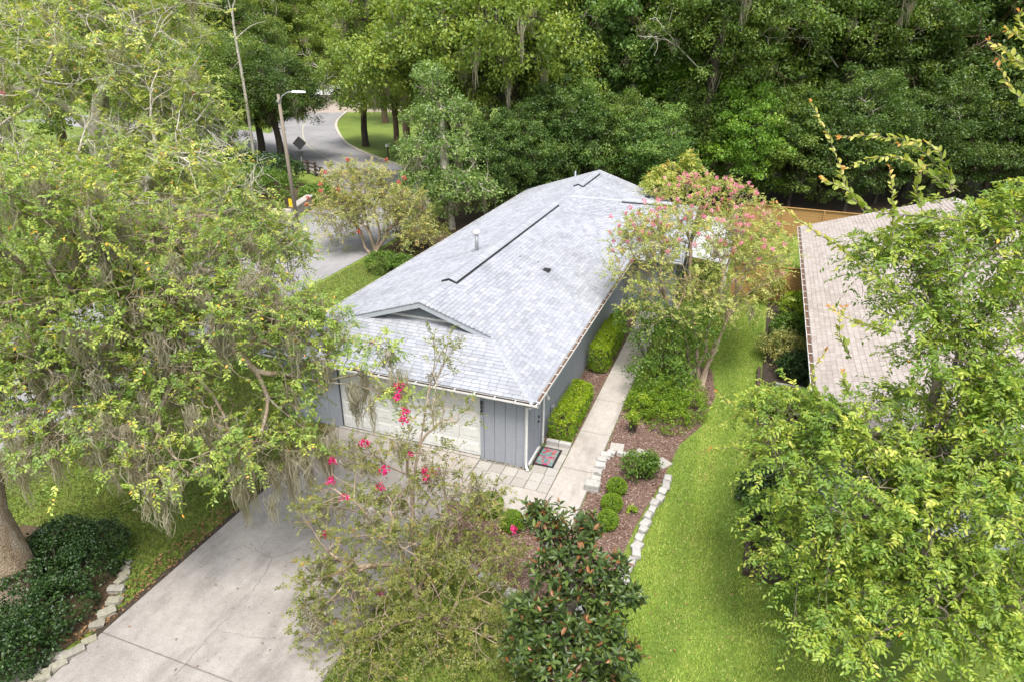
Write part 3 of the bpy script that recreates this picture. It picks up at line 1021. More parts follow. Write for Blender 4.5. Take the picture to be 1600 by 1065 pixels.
def build_roof(house, planes, slope, name_prefix, mats, singles=300, expo=.145, widths=(.26, .33, .40), seed=3, shifted=True):
    """deck plus shingle tabs: the nearest ones are parts, the rest one field"""
    rs = np.random.default_rng(seed)
    tabm, deckm = mats
    cth = 1 / math.sqrt(1 + slope * slope)
    deck = MB()
    field = MB()
    full = []
    for (O, U, H, regs) in planes:
        O = np.array(O, float)
        U3 = np.array([U[0], U[1], 0.])
        V3 = np.array([H[0] * cth, H[1] * cth, slope * cth])
        N3 = np.cross(U3, V3)
        convs = []
        for rg in regs:
            uv = [((p[0] - O[0]) * U[0] + (p[1] - O[1]) * U[1], ((p[0] - O[0]) * H[0] + (p[1] - O[1]) * H[1]) / cth) for p in rg]
            if area(uv) < 0:
                uv = uv[::-1]
            convs.append(uv)
            deck.add([O + U3 * a + V3 * b - N3 * .004 for a, b in uv], [tuple(range(len(uv)))])
        us = [q[0] for c in convs for q in c]
        vs_ = [q[1] for c in convs for q in c]
        u0, u1, v1 = min(us), max(us), max(vs_)
        for k in range(int(math.ceil(v1 / expo))):
            b0, b1 = k * expo, (k + 1) * expo
            u = u0 - rs.random() * .4
            while u < u1:
                wd = widths[rs.integers(len(widths))]
                rect = [(u + .006, b0), (u + wd - .006, b0), (u + wd - .006, b1), (u + .006, b1)]
                ar = wd * expo
                lift = .009 + .009 * rs.random()
                got = [(c, clip(rect, c)) for c in convs]
                for c, pl in got:
                    if len(pl) < 3 or area(pl) < 2e-4:
                        continue
                    P = O + U3 * (u + wd / 2) + V3 * (b0 + expo / 2)
                    if area(pl) > (wd - .012) * expo * .999:
                        full.append((float(np.linalg.norm(P - CAM)), wd, O + U3 * (u + .006) + V3 * b0, U3, V3, N3, lift))
                    else:
                        top = [O + U3 * a + V3 * b + N3 * (.003 + lift * (1 - (b - b0) / expo)) for a, b in pl]
                        bot = [O + U3 * a + V3 * b - N3 * .003 for a, b in pl]
                        n = len(pl)
                        field.add(top + bot, [tuple(range(n))] + [(i, n + i, n + (i + 1) % n, (i + 1) % n) for i in range(n)])
                u += wd
    roof = deck.obj('roof', deckm, house)
    full.sort(key=lambda q: q[0])
    lib = {}
    for wd in widths:
        W_, h = wd - .012, .014
        mb = MB().add([(0, 0, .003 + h), (W_, 0, .003 + h), (W_, expo, .004), (0, expo, .004), (0, 0, -.003), (W_, 0, -.003)], [(0, 1, 2, 3), (0, 4, 5, 1), (1, 5, 2), (0, 3, 4)])
        lib[wd] = mb.mesh('shingle', tabm)
    for i, (d, wd, P, U3, V3, N3, lift) in enumerate(full):
        if i < singles:
            o = obj('shingle', lib[wd], roof)
            o.matrix_world = Matrix(((U3[0], V3[0], N3[0], P[0]), (U3[1], V3[1], N3[1], P[1]), (U3[2], V3[2], N3[2], P[2]), (0, 0, 0, 1)))
        else:
            W_ = wd - .012
            q = [(0, 0, .003 + lift), (W_, 0, .003 + lift), (W_, expo, .004), (0, expo, .004), (0, 0, -.003), (W_, 0, -.003)]
            field.add([P + U3 * a + V3 * b + N3 * c for a, b, c in q], [(0, 1, 2, 3), (0, 4, 5, 1), (1, 5, 2), (0, 3, 4)])
    f = field.obj('shingle_field', tabm, roof)
    f['kind'] = 'stuff'
    return roof


house = thing('house', 'single-storey grey house with pale shingle roof and white garage door', 'house')
EX, XR, XL, ZE, ZR = .295, -4.28, -8.855, 2.485, 4.0
SL = (ZR - ZE) / (EX - XR)
YG, YW, YR = 1.83, 2.2, 26.24
WY = 13.9
RY = WY + (EX - XR)
XW = 2.6
hd = YG + EX
hw = YW + EX
planes = [
    ((EX, -EX, ZE), (0, 1), (-1, 0), [[(EX, YG), (EX, WY), (XR, RY), (XR, YG)], [(EX, -EX), (EX, YG), (EX - hd, YG)], [(XR, RY), (EX, RY + (EX - XR)), (EX, YR), (XR, YR)]]),
    ((XL, YR, ZE), (0, -1), (1, 0), [[(XL, YG), (XL, YR), (XR, YR), (XR, YG)], [(XL, -EX), (XL, YG), (XL + hd, YG)]]),
    ((XL, -EX, ZE), (1, 0), (0, 1), [[(XL, -EX), (EX, -EX), (EX - hw, YW), (XL + hw, YW)]]),
    ((EX, WY, ZE), (1, 0), (0, 1), [[(EX, WY), (XW, WY), (XW, RY), (XR, RY)]]),
    ((XW, RY + (EX - XR), ZE), (-1, 0), (0, -1), [[(EX, RY + (EX - XR)), (XR, RY), (XW, RY), (XW, RY + (EX - XR))]]),
]
roof = build_roof(house, planes, SL, 'grey', (MT['shingle'], MT['deck']))


def zr(x):
    return ZE + SL * min(EX - x, x - XL)


# hip and ridge caps
def caps(a, b, n1, n2, parent, step=.17, wid=.2, mat='cap'):
    """overlapping bent cap shingles from a up to b; n1, n2 horizontal directions of the two falls (with slope)"""
    a, b = np.array(a, float), np.array(b, float)
    t = unit(b - a)
    L_ = np.linalg.norm(b - a)
    d1, d2 = unit(np.array(n1, float)), unit(np.array(n2, float))
    up = unit(-(d1 + d2) + np.array([0, 0, .2]))
    mb = MB()
    ln = step * 1.25
    q = []
    for s_, h in ((0, .030), (ln, .012)):
        for dd, wv in ((d1, wid), (None, 0), (d2, wid)):
            q.append(t * s_ + (dd * wv if dd is not None else 0) + np.array([0, 0, h]))
    q += [p - np.array([0, 0, .018]) for p in q[:3]]
    mb.add(q, [(0, 1, 4, 3), (1, 2, 5, 4), (0, 6, 7, 1), (1, 7, 8, 2)])
    me = mb.mesh('ridge_cap', MT[mat])
    for i in range(int(L_ / step)):
        o = obj('ridge_cap', me, parent)
        o.location = a + t * (i * step)


SV = SL
d_r, d_l, d_f = (1, 0, -SV), (-1, 0, -SV), (0, -1, -SV)
zb = ZE + SL * hd
caps((EX - .02, -EX + .02, ZE), (EX - hd, YG, zb), d_r, d_f, roof)
caps((XL + .02, -EX + .02, ZE), (XL + hd, YG, zb), d_f, d_l, roof)
V0, V1 = onx(708, 438, XR + .16)[1], onx(870, 315, XR + .16)[1]
V2, V3_ = onx(908, 287, XR + .16)[1], min(YR - .8, onx(935, 267, XR + .16)[1])
for (y0, y1) in ((YG, V0), (V1, V2), (V3_, YR)):
    caps((XR, y0, ZR), (XR, y1, ZR), d_r, d_l, roof, step=.3)
caps((XR + .3, RY, ZR), (-1.2, RY, ZR), (0, -1, -SV), (0, 1, -SV), roof, step=.3)


def ridge_vent(a, b, side, nm='ridge_vent'):
    a, b, side = np.array(a, float), np.array(b, float), np.array(side, float)
    t = unit(b - a)
    mb = MB()
    for z0, z1, w_, mi in ((-.03, .082, .27, 1),):
        vs = []
        for p in (a, b):
            vs += [p - side * (w_ + .05) + [0, 0, -SL * w_ + z0], p - side * w_ + [0, 0, -SL * w_ + z1], p + [0, 0, z1 + .01], p + side * w_ + [0, 0, -SL * w_ + z1], p + side * (w_ + .05) + [0, 0, -SL * w_ + z0]]
        mb.add(vs, [(0, 1, 6, 5), (3, 4, 9, 8), (0, 4, 3, 2, 1), (5, 6, 7, 8, 9)], 0)
        mb.add(vs, [(1, 2, 7, 6), (2, 3, 8, 7)], 1)
    o = mb.obj(nm, [MT['black'], MT['cap']], roof)
    caps(a + [0, 0, .074], b - t * .1 + [0, 0, .074], side * [1, 1, 1] + [0, 0, -SL], -side + [0, 0, -SL], roof, step=.3, wid=.245)
    return o


ridge_vent((XR, V0, ZR), (XR, V1, ZR), (1, 0, 0))
ridge_vent((XR, V2, ZR), (XR, V3_, ZR), (1, 0, 0))
ridge_vent((-1.2, RY, ZR), (1.4, RY, ZR), (0, -1, 0))

# flue, plumbing vents, roof vent
p = onplane(745, 392, (XL, 0, ZE), (-SL, 0, 1))
fl = MB().lathe([(.075, -.05), (.075, .72), (.0, .72)], tuple(p), 12).obj('flue', MT['metal'], roof, True)
MB().lathe([(.10, .68), (.15, .72), (.15, .80), (.05, .87), (.0, .87)], tuple(p), 12).obj('flue_cap', MT['white'], roof, True)
MB().box(p[0] - .16, p[0] + .16, p[1] - .16, p[1] + .16, p[2] - .06, p[2] + .02).obj('flashing', MT['metal'], roof)
for (a, b, h, r_) in ((810, 400, .42, .045), (899, 272, .35, .045), (838, 409, .2, .03)):
    p = onplane(a, b, (EX, 0, ZE), (SL, 0, 1)) if a != 899 else onplane(a, b + 4, (XL, 0, ZE), (-SL, 0, 1))
    MB().lathe([(.11, -.02), (.06, .05), (r_, .06), (r_, h), (r_ * .8, h), (r_ * .8, h - .05)], tuple(p), 10).obj('vent_pipe', MT['cap'], roof, True)
for (a, b) in ((854, 423), (984, 297)):
    p = onplane(a, b, (EX, 0, ZE), (SL, 0, 1)) if b > 400 else np.array([-.9, 24.6, zr(-.9)])
    mb = MB()
    mb.add([(p[0] + .14, p[1] - .16, zr(p[0] + .14) + .01), (p[0] + .14, p[1] + .16, zr(p[0] + .14) + .01), (p[0] - .14, p[1] + .16, zr(p[0] - .14) + .01), (p[0] - .14, p[1] - .16, zr(p[0] - .14) + .01), (p[0] + .14, p[1] - .13, zr(p[0]) + .07), (p[0] + .14, p[1] + .13, zr(p[0]) + .07)], [(0, 1, 5, 4), (4, 5, 2, 3), (0, 4, 3), (1, 2, 5)])
    mb.obj('roof_vent', MT['black'], roof)

# Dutch gable on the front hip: fascia, louvres
gab = MB().add([(XL + hw - .1, YW, ZE + SL * hw - .05), (EX - hw + .1, YW, ZE + SL * hw - .05), (XR, YW, ZR - .02)], [(0, 1, 2)]).obj('gable_wall', MT['groove'], house)
zt, zb_ = ZR - .13, ZE + SL * hw
nsl = 6
for i in range(nsl):
    z = zb_ + .10 + i * (zt - zb_ - .1) / nsl
    hx = (ZR - .1 - z) / SL * .96
    o = MB().add([(XR - hx, YW - .015, z + .055), (XR + hx, YW - .015, z + .055), (XR + hx, YW - .075, z), (XR - hx, YW - .075, z), (XR - hx, YW - .06, z - .012), (XR + hx, YW - .06, z - .012)], [(0, 1, 2, 3)[::-1], (3, 2, 5, 4)[::-1]]).obj('louvre_slat', MT['siding'], gab)
hx = (ZR - .05 - zb_) / SL * .98
MB().box(XR - hx, XR + hx, YW - .06, YW - .01, zb_ - .03, zb_ + .07).obj('sill_board', MT['white'], gab)
for s_ in (1, -1):
    xe = XR + s_ * (XR - EX + hd) * -1
    z_e = zb
    top, bot = .005, -.17
    mb = MB()
    vs = []
    for (x, z) in ((XR, ZR), (xe, z_e)):
        for y in (YG - .015, YG + .02):
            vs += [(x, y, z + bot), (x, y, z + top)]
    mb.add(vs, [(0, 1, 5, 4), (2, 6, 7, 3), (1, 3, 7, 5), (0, 4, 6, 2), (4, 5, 7, 6)])
    mb.obj('rake_board', plain('grey trim', (.36, .385, .42), .6) if s_ == 1 else bpy.data.materials['grey trim'], gab)
    MB().add([(XR, YG - .03, ZR - .0), (xe, YG - .03, z_e - .0), (xe, YG + .03, z_e + .012), (XR, YG + .03, ZR + .012)], [(0, 1, 2, 3) if s_ < 0 else (3, 2, 1, 0)]).obj('drip_edge', MT['black'], gab)
    MB().add([(XR, YG + .02, ZR - .03), (xe, YG + .02, z_e - .03), (xe, YW, z_e - .03), (XR, YW, ZR - .03)], [(0, 1, 2, 3)]).obj('soffit', MT['siding'], gab)

# rear rake boards
for s_ in (1, -1):
    xe = EX if s_ == 1 else XL
    MB().add([(XR, YR + .02, ZR + .01), (xe, YR + .02, ZE + .01), (xe, YR + .02, ZE - .17), (XR, YR + .02, ZR - .17), (XR, YR - .03, ZR - .012), (xe, YR - .03, ZE - .012), (xe, YR - .03, ZE - .17), (XR, YR - .03, ZR - .17)], [(0, 1, 2, 3), (7, 6, 5, 4), (4, 5, 1, 0), (3, 2, 6, 7)]).obj('rake_board', MT['white'], house)

# walls
AX = -1.455
DW, DH = 4.88, 2.13
wl = MB()
wl.box(-8.56, -.03, .16, 25.8, 0, 2.42)
wl.box(AX + .005, -.02, .02, .155, 0, 2.42)
wl.box(-8.56, AX - DW - .005, .02, .155, 0, 2.42)
wl.box(.0, 2.3, WY + .36, 22.8, 0, 2.42)
wl.add([(XL + .4, 25.8, 2.42), (EX - .4, 25.8, 2.42), (XR, 25.8, ZR - .1)], [(0, 2, 1)])
wl.add([(2.3, WY + .36, 2.42), (2.3, 22.8, 2.42), (2.3, RY, ZR - .1)], [(0, 1, 2)])
wall = wl.obj('wall', MT['groove'], house)
H_ = 2.40


def boards(x0, x1, n, y, parent, axis='x', flip=1):
    wd = (x1 - x0) / n
    if axis == 'x':
        me = MB().box(.005, wd - .005, -.018, .012, .02, H_).mesh('siding_board', MT['siding'], bevel=.003)
    else:
        me = MB().box(-.022, .012, .005, wd - .005, .02, H_).mesh('siding_board', MT['siding'], bevel=.003)
    for i in range(n):
        o = obj('siding_board', me, parent, (x0 + i * wd, y, 0) if axis == 'x' else (y, x0 + i * wd, 0))


boards(AX + .11, -.0, 4, .012, wall)
MB().box(AX, AX + .105, -.03, .02, .0, H_).obj('door_trim', MT['siding'], wall, bevel=.004)
boards(-8.56, AX - DW - .11, 6, .012, wall)
MB().box(AX - DW - .105, AX - DW, -.03, .02, .0, H_).obj('door_trim', MT['siding'], wall, bevel=.004)
boards(1.16, WY + .36, 43, -.012, wall, 'y')
boards(.0, .14, 1, -.012, wall, 'y')
boards(.0, 2.3, 7, WY + .35, wall)
MB().box(-8.6, .0, -.02, .16, 2.14, 2.415).obj('header_board', MT['white'], wall)
# soffit and fascia
MB().box(XL + .02, EX - .02, -EX + .02, .02, 2.385, 2.40).obj('soffit', MT['white'], house)
MB().box(.0, EX - .02, .03, WY + .3, 2.385, 2.40).obj('soffit', MT['white'], house)
MB().box(XL, -8.55, .03, 25.9, 2.385, 2.40).obj('soffit', MT['white'], house)
MB().box(XL, EX - .01, -EX, -EX + .018, 2.33, 2.463).obj('fascia', MT['white'], house)
MB().box(EX - .022, EX - .004, -EX + .02, WY, 2.33, 2.463).obj('fascia', MT['white'], house)
MB().box(XL + .004, XL + .022, -EX + .02, YR, 2.33, 2.463).obj('fascia', MT['white'], house)
MB().box(.36, XW, WY, WY + .018, 2.33, 2.463).obj('fascia', MT['white'], house)


def gutter(a, b, out, parent, debris_or_liner='debris_or_liner', z=2.465, step=.6, name='gutter', wid=.13, white='white'):
    """open trough from a to b with the outside towards `out`; hangers across, debris inside"""
    a, b, out = np.array([*a, 0.]), np.array([*b, 0.]), np.array([*out, 0.])
    t = unit(b - a)
    prof = [(0.004, -.012), (.004, -.105), (wid * .55, -.11), (wid, -.055), (wid, .0), (wid - .012, .0), (wid - .012, -.05), (wid * .5, -.095), (.010, -.095), (.010, -.012)]
    mb = MB()
    n = len(prof)
    vs = [p + out * o_ + np.array([0, 0, z + h]) for p in (a, b) for o_, h in prof]
    mb.add(vs, [(i, (i + 1) % n, n + (i + 1) % n, n + i) for i in range(n)] + [(0, 1, 2, 7, 8, 9), (2, 3, 6, 7), (3, 4, 5, 6), (n, n + 9, n + 8, n + 7, n + 2, n + 1), (n + 2, n + 7, n + 6, n + 3), (n + 3, n + 6, n + 5, n + 4)])
    g = mb.obj(name, MT[white], parent)
    if debris_or_liner:
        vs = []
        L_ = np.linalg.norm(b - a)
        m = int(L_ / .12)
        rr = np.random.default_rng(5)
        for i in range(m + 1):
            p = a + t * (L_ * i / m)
            h = z - (.06 if debris_or_liner == 'debris_or_liner' else .08) + rr.normal() * .008
            vs += [p + out * .012 + [0, 0, h if debris_or_liner == 'debris_or_liner' else z - .008], p + out * (wid - .014) + [0, 0, h + rr.normal() * .008]]
        MB().add(vs, [(2 * i, 2 * i + 1, 2 * i + 3, 2 * i + 2) for i in range(m)]).obj('debris_or_liner', MT[debris_or_liner], g)
    L_ = np.linalg.norm(b - a)
    cm = None
    for i in range(int(L_ / step) + 1):
        p = a + t * min(L_ - .04, .06 + i * step)
        if cm is None:
            q = [-t * .014, t * .014, out * (wid - .002) + t * .014, out * (wid - .002) - t * .014]
            cm = MB().add([v_ + [0, 0, .004] for v_ in q] + [v_ - [0, 0, .006] for v_ in q], [(0, 1, 2, 3), (7, 6, 5, 4), (0, 4, 5, 1), (1, 5, 6, 2), (2, 6, 7, 3), (3, 7, 4, 0)]).mesh('hanger', MT[white])
        o = obj('hanger', cm, g, p + np.array([0, 0, z + .002]))
    return g


gutter((XL - .12, -EX), (EX + .13, -EX), (0, -1), house, debris_or_liner='trough', step=.62)  # front gutter: added dark sheet sloping up to darken the trough's back wall
gutter((EX, -EX + .0), (EX, WY - .02), (1, 0), house, step=.6)
gutter((XL, YR), (XL, -EX), (-1, 0), house, step=.8)
gutter((EX + .1, WY), (XW, WY), (0, -1), house, step=.7)

# downspouts
ds = MB()
ds.tube([(EX - .08, -EX - .045, 2.37), (EX - .10, -EX - .03, 2.30), (.0, -.07, 2.16), (.0, -.07, .26), (.03, -.11, .16), (.12, -.22, .10)], .045, 4)
ds.obj('downspout', MT['white'], house)
MB().tube([(EX + .045, 1.38, 2.37), (EX + .0, 1.38, 2.28), (.055, 1.38, 2.12), (.055, 1.38, .08)], .04, 4).obj('downspout', MT['white'], house)

# garage door: four sections of raised panels
gd = MB().box(AX - DW + .01, AX - .01, .10, .14, .055, DH).obj('garage_door', MT['white'], house)
sh = (DH - .06) / 4
sec = MB().box(0, DW - .04, -.02, .02, .006, sh - .006)
for i in range(8):
    a = .06 + i * (DW - .10) / 8
    b = a + (DW - .10) / 8 - .09
    sec.add([(a, -.0205, .09), (b, -.0205, .09), (b, -.0205, sh - .09), (a, -.0205, sh - .09), (a + .035, -.032, .125), (b - .035, -.032, .125), (b - .035, -.032, sh - .125), (a + .035, -.032, sh - .125)], [(4, 5, 6, 7), (0, 1, 5, 4), (1, 2, 6, 5), (2, 3, 7, 6), (3, 0, 4, 7)])
secm = sec.mesh('door_section', MT['white'])
for i in range(4):
    obj('door_section', secm, gd, (AX - DW + .02, .08, .06 + i * sh))
MB().box(AX - DW + .01, AX - .01, .055, .10, .03, .062).obj('weather_strip', MT['black'], gd)

# side door with lock set, mat, light, meter box
sdr = MB().box(-.028, -.006, .18, 1.10, .08, 2.12).obj('side_door', MT['siding'], house, bevel=.004)
for z0, z1 in ((.25, .95), (1.12, 1.95)):
    for y0, y1 in ((.28, .60), (.68, 1.0)):
        MB().box(-.006, .004, y0, y1, z0, z1).obj('door_panel', MT['siding'], sdr, bevel=.004)
for z in (1.05, 1.22):
    MB().lathe([(.0, 0), (.03, .0), (.035, .02), (.03, .05), (.0, .055)], (0, 0, 0), 8).obj('door_handle' if z < 1.1 else 'deadbolt', MT['sign'], sdr, True, loc=(.0, 1.03, z)).rotation_euler = (0, R(90), 0)
for y0, y1 in ((.13, .18), (1.10, 1.16)):
    MB().box(-.03, .012, y0, y1, .03, 2.16).obj('door_frame', MT['siding'], house)
MB().box(-.03, .05, .13, 1.16, .02, .085).obj('door_sill', MT['white'], house)
p = onx(861, 637, .0)
MB().box(.012, .12, p[1] - .09, p[1] + .09, p[2] - .17, p[2] + .13).obj('meter_box', MT['metal'], house, bevel=.012)
p = onx(857, 617, .1)
lf = MB().box(.01, .06, p[1] - .06, p[1] + .06, p[2] - .06, p[2] + .06).obj('flood_light', MT['white'], house, bevel=.01)
MB().lathe([(.03, 0), (.06, -.09), (.05, -.12), (.0, -.12)], (.10, p[1] - .04, p[2]), 10).obj('lamp_head', MT['white'], lf, True)

# house number, one figure above another
num = MB().box(AX + .015, AX + .09, -.034, -.030, 1.60, 2.06).obj('number_plate', MT['siding'], house)
for i, ch in enumerate('8525'):
    cu = bpy.data.curves.new('digit', 'FONT')
    cu.body = ch
    cu.size = .175
    cu.extrude = .006
    cu.offset = .006
    cu.align_x = 'CENTER'
    tmp = bpy.data.objects.new('tmp', cu)
    COL.objects.link(tmp)
    bpy.context.view_layer.update()
    dm = bpy.data.meshes.new_from_object(tmp.evaluated_get(bpy.context.evaluated_depsgraph_get()))
    bpy.data.objects.remove(tmp)
    dm.materials.clear()
    dm.materials.append(MT['black'])
    o = obj('digit', dm, num, (AX + .052, -.038, 1.945 - i * .118))
    o.rotation_euler = (R(90), 0, 0)

# door mat: dark border, printed flowers
m_, t_, p_ = nodes('floral print')
vo = t_.nodes.new('ShaderNodeTexVoronoi')
vo.inputs['Scale'].default_value = 11
tc_ = t_.nodes.new('ShaderNodeTexCoord')
t_.links.new(tc_.outputs['Object'], vo.inputs['Vector'])
sp = t_.nodes.new('ShaderNodeSeparateColor')
t_.links.new(vo.outputs['Color'], sp.inputs[0])
fl_ = ramp(t_, sp.outputs[0], [(0, (.36, .015, .12)), (.15, (.26, .06, .045)), (.26, (.34, .10, .14)), (.29, (.08, .15, .15)), (.7, (.13, .21, .20)), (1, (.20, .24, .20))])
gr = t_.nodes.new('ShaderNodeTexGradient')
gr.gradient_type = 'SPHERICAL'
mp_ = t_.nodes.new('ShaderNodeMapping')
mp_.inputs['Scale'].default_value = (3.2, 2.2, 1)
t_.links.new(tc_.outputs['Object'], mp_.inputs[0])
t_.links.new(mp_.outputs[0], gr.inputs[0])
msk = ramp(t_, gr.outputs['Fac'], [(.12, (0, 0, 0)), (.3, (1, 1, 1))])
t_.links.new(fl_, p_.inputs['Base Color'])
p_.inputs['Roughness'].default_value = .95
mat_ = thing('door_mat', 'dark bordered door mat with pink flower print by the side door', 'door mat', (.43, .72, .056))
MB().box(-.33, .33, -.50, .50, 0, .014).obj('border', MT['black'], mat_, bevel=.004)
MB().box(-.26, .26, -.43, .43, .014, .019).obj('print', m_, mat_)

# patio cover behind the wing
pc = thing('patio_cover', 'white corrugated patio roof behind the pink flowering tree', 'patio cover', (3.5, 18.5, 0))
cv = MB()
n_ = 22
vs = []
for i in range(n_ * 2 + 1):
    y = -4.0 + i * (8.0 / (n_ * 2))
    h = .03 if i % 2 else 0
    vs += [(-.86, y, 2.62 + h), (.95, y, 2.42 + h)]
cv.add(vs, [(2 * i, 2 * i + 1, 2 * i + 3, 2 * i + 2) for i in range(n_ * 2)])
cv.obj('corrugated_sheet', plain('weathered white sheet', (.42, .43, .44), .5), pc)
for y in (-3.7, 0, 3.7):
    MB().box(.83, .92, y - .045, y + .045, 0, 2.41).obj('post', MT['white'], pc)
MB().box(.80, .95, -3.95, 3.95, 2.30, 2.40).obj('beam', MT['white'], pc)

# ------------------------------------------------------------------ neighbour's house
nb = thing('house', 'neighbouring house with a pinkish brown shingle roof behind the elm', 'house')
NX, NR, NZ, NZR, NY0, NY1 = 7.66, 14.3, 2.52, 4.62, .6, 22.35
NS = (NZR - NZ) / (NR - NX)
nplanes = [((NX, NY1, NZ), (0, -1), (1, 0), [[(NX, NY0), (NX, NY1), (NR, NY1), (NR, NY0)]]),
           ((2 * NR - NX, NY0, NZ), (0, 1), (-1, 0), [[(2 * NR - NX, NY0), (2 * NR - NX, NY1), (NR, NY1), (NR, NY0)]])]
nroof = build_roof(nb, nplanes, NS, 'pink', (MT['pinkshingle'], MT['pinkdeck']), expo=.16, widths=(.28, .34), seed=8)
caps((NR, NY0, NZR), (NR, NY1, NZR), (1, 0, -NS), (-1, 0, -NS), nroof, step=.3, mat='stone')
nw = MB().box(NX + .42, 2 * NR - NX - .42, NY0 + .4, NY1 - .3, 0, 2.45)
for y in (NY0 + .4, NY1 - .3):
    nw.add([(NX + .42, y, 2.45), (2 * NR - NX - .42, y, 2.45), (NR, y, NZR - .12)], [(0, 1, 2)])
nw.obj('wall', MT['siding'], nb)
MB().box(NX + .01, NX + .03, NY0, NY1, 2.34, 2.51).obj('fascia', MT['white'], nb)
MB().box(NX + .03, NX + .42, NY0, NY1, 2.38, 2.40).obj('soffit', MT['white'], nb)
gutter((NX, NY1), (NX, NY0), (-1, 0), nb, z=2.51, step=.75, wid=.15)
for y in (NY1 + .01, NY0 - .03):
    for xa, xb in ((NX, NR), (2 * NR - NX, NR)):
        MB().add([(xa, y, NZ + .01), (xb, y, NZR + .01), (xb, y, NZR - .16), (xa, y, NZ - .16), (xa, y + .02, NZ + .01), (xb, y + .02, NZR + .01), (xb, y + .02, NZR - .16), (xa, y + .02, NZ - .16)], [(0, 1, 2, 3), (7, 6, 5, 4), (0, 4, 5, 1), (2, 6, 7, 3)]).obj('rake_board', MT['white'], nb)


# ------------------------------------------------------------------ fences
def board_fence(name, label, a, b, h, n, posts, face=-1, rot=0):
    f = thing(name, label, 'fence', (a[0], a[1], 0))
    d = np.array([b[0] - a[0], b[1] - a[1]])
    L_ = np.linalg.norm(d)
    f.rotation_euler.z = math.atan2(d[1], d[0])
    seg = L_ / posts
    bh = (h - .06) / n
    me = MB().box(.01, seg - .01, -.012, .012, .006, bh - .006).mesh('board', MT['wood'], bevel=.003)
    for s_ in range(posts):
        for i in range(n):
            o = obj('board', me, f, (s_ * seg, rng.normal() * .003, .05 + i * bh))
    pm = MB().box(-.05, .05, -.065, .03, 0, h + .02).mesh('post', MT['wood'], bevel=.006)
    for s_ in range(posts + 1):
        obj('post', pm, f, (s_ * seg, -.02, 0))
    MB().box(-.05, L_ + .05, -.08, .05, h + .0, h + .035).obj('cap_rail', MT['wood'], f)
    return f


board_fence('board_fence', 'honey coloured board fence running up to the neighbour\'s gutter', (4.75, 17.15), (8.05, 17.13), 1.75, 12, 2)
board_fence('board_fence', 'tan board fence at the back of the fenced lawn', (4.6, 30.1), (14.2, 29.6), 1.8, 12, 4)
for (x, y) in ((6.15, 17.05), (6.55, 17.05)):
    pass
tr = thing('gate_latch', 'small dark latch fixed near the top of the honey board fence', 'latch', (6.35, 17.06, 1.55))
MB().box(-.16, .16, -.02, .02, -.02, .02).box(.06, .12, -.045, -.02, -.07, .05).obj('bar', MT['black'], tr)
hp = thing('garden_hoop', 'pink hoop standing on the grass before the far fence', 'hoop', (*gp(1222, 352)[:2], 0))
an = [(.42 * math.cos(q), 0, .46 + .42 * math.sin(q)) for q in np.linspace(0, 2 * math.pi, 25)]
MB().tube(an, .05, 6, cap=False).obj('rim', MT['pink'], hp, True)
for q in range(0, 6):
    a_ = q * math.pi / 3
    MB().tube([(0, 0, .46), (.42 * math.cos(a_), 0, .46 + .42 * math.sin(a_))], .012, 4).obj('spoke', MT['pink'], hp)
MB().box(-.3, .3, -.12, .12, 0, .06).obj('foot', MT['black'], hp)
wc = gp(1246, 548)
can = thing('watering_can', 'green plastic watering can in the shrubs below the neighbour\'s gutter', 'watering can', (wc[0] - .1, wc[1], 0))
MB().lathe([(.13, 0), (.14, .02), (.13, .28), (.09, .33), (.08, .33)], (0, 0, .02), 14).obj('body', MT['green'], can, True)
MB().tube([(-.12, 0, .08), (-.26, 0, .22), (-.34, 0, .38)], [.03, .022, .016], 6).obj('spout', MT['green'], can, True)
MB().tube([(.11, 0, .12), (.22, 0, .22), (.16, 0, .36), (.0, 0, .40)], .014, 6).obj('handle', MT['green'], can, True)

# ------------------------------------------------------------------ street furniture
lb = gp(465, 352)
lp = thing('street_lamp', 'tall wooden street lamp pole with curved arm and pale lamp head', 'street lamp', (lb[0], lb[1], 0))
MB().tube([(0, 0, 0), (-.10, 0, 4), (-.16, -.02, 8.25)], [.135, .12, .095], 10).obj('pole', MT['pole'], lp, True)
MB().tube([(-.16, 0, 7.85), (.1, 0, 8.15), (.55, 0, 8.38), (1.0, 0, 8.43)], .035, 6).obj('arm', MT['metal'], lp, True)
hd_ = MB()
hd_.add([(.95, -.12, 8.38), (1.8, -.13, 8.40), (1.9, 0, 8.41), (1.8, .13, 8.40), (.95, .12, 8.38), (.95, -.08, 8.50), (1.75, -.09, 8.50), (1.85, 0, 8.48), (1.75, .09, 8.50), (.95, .08, 8.50)], [(4, 3, 2, 1, 0), (5, 6, 7, 8, 9), (0, 1, 6, 5), (1, 2, 7, 6), (2, 3, 8, 7), (3, 4, 9, 8), (4, 0, 5, 9)])
hd_.obj('lamp_head', MT['white'], lp)
MB().box(-.24, -.06, -.16, .12, 7.78, 7.92).obj('bracket', MT['metal'], lp)
sb = gp(473, 266)
sg = thing('road_sign', 'diamond road sign seen from behind beside the brown rail fence', 'road sign', (sb[0], sb[1], 0), rz=.6)
MB().box(-.04, .04, -.03, .03, 0, 2.95).obj('post', MT['metal'], sg)
q_ = .62
MB().add([(0, -.04, 2.35 - q_ + .1), (q_, -.04, 2.45), (0, -.04, 2.45 + q_), (-q_, -.04, 2.45), (0, -.055, 2.45 - q_), (q_, -.055, 2.45), (0, -.055, 2.45 + q_), (-q_, -.055, 2.45)], [(0, 1, 2, 3), (7, 6, 5, 4), (0, 4, 5, 1), (1, 5, 6, 2), (2, 6, 7, 3), (3, 7, 4, 0)]).obj('diamond_plate', MT['sign'], sg)
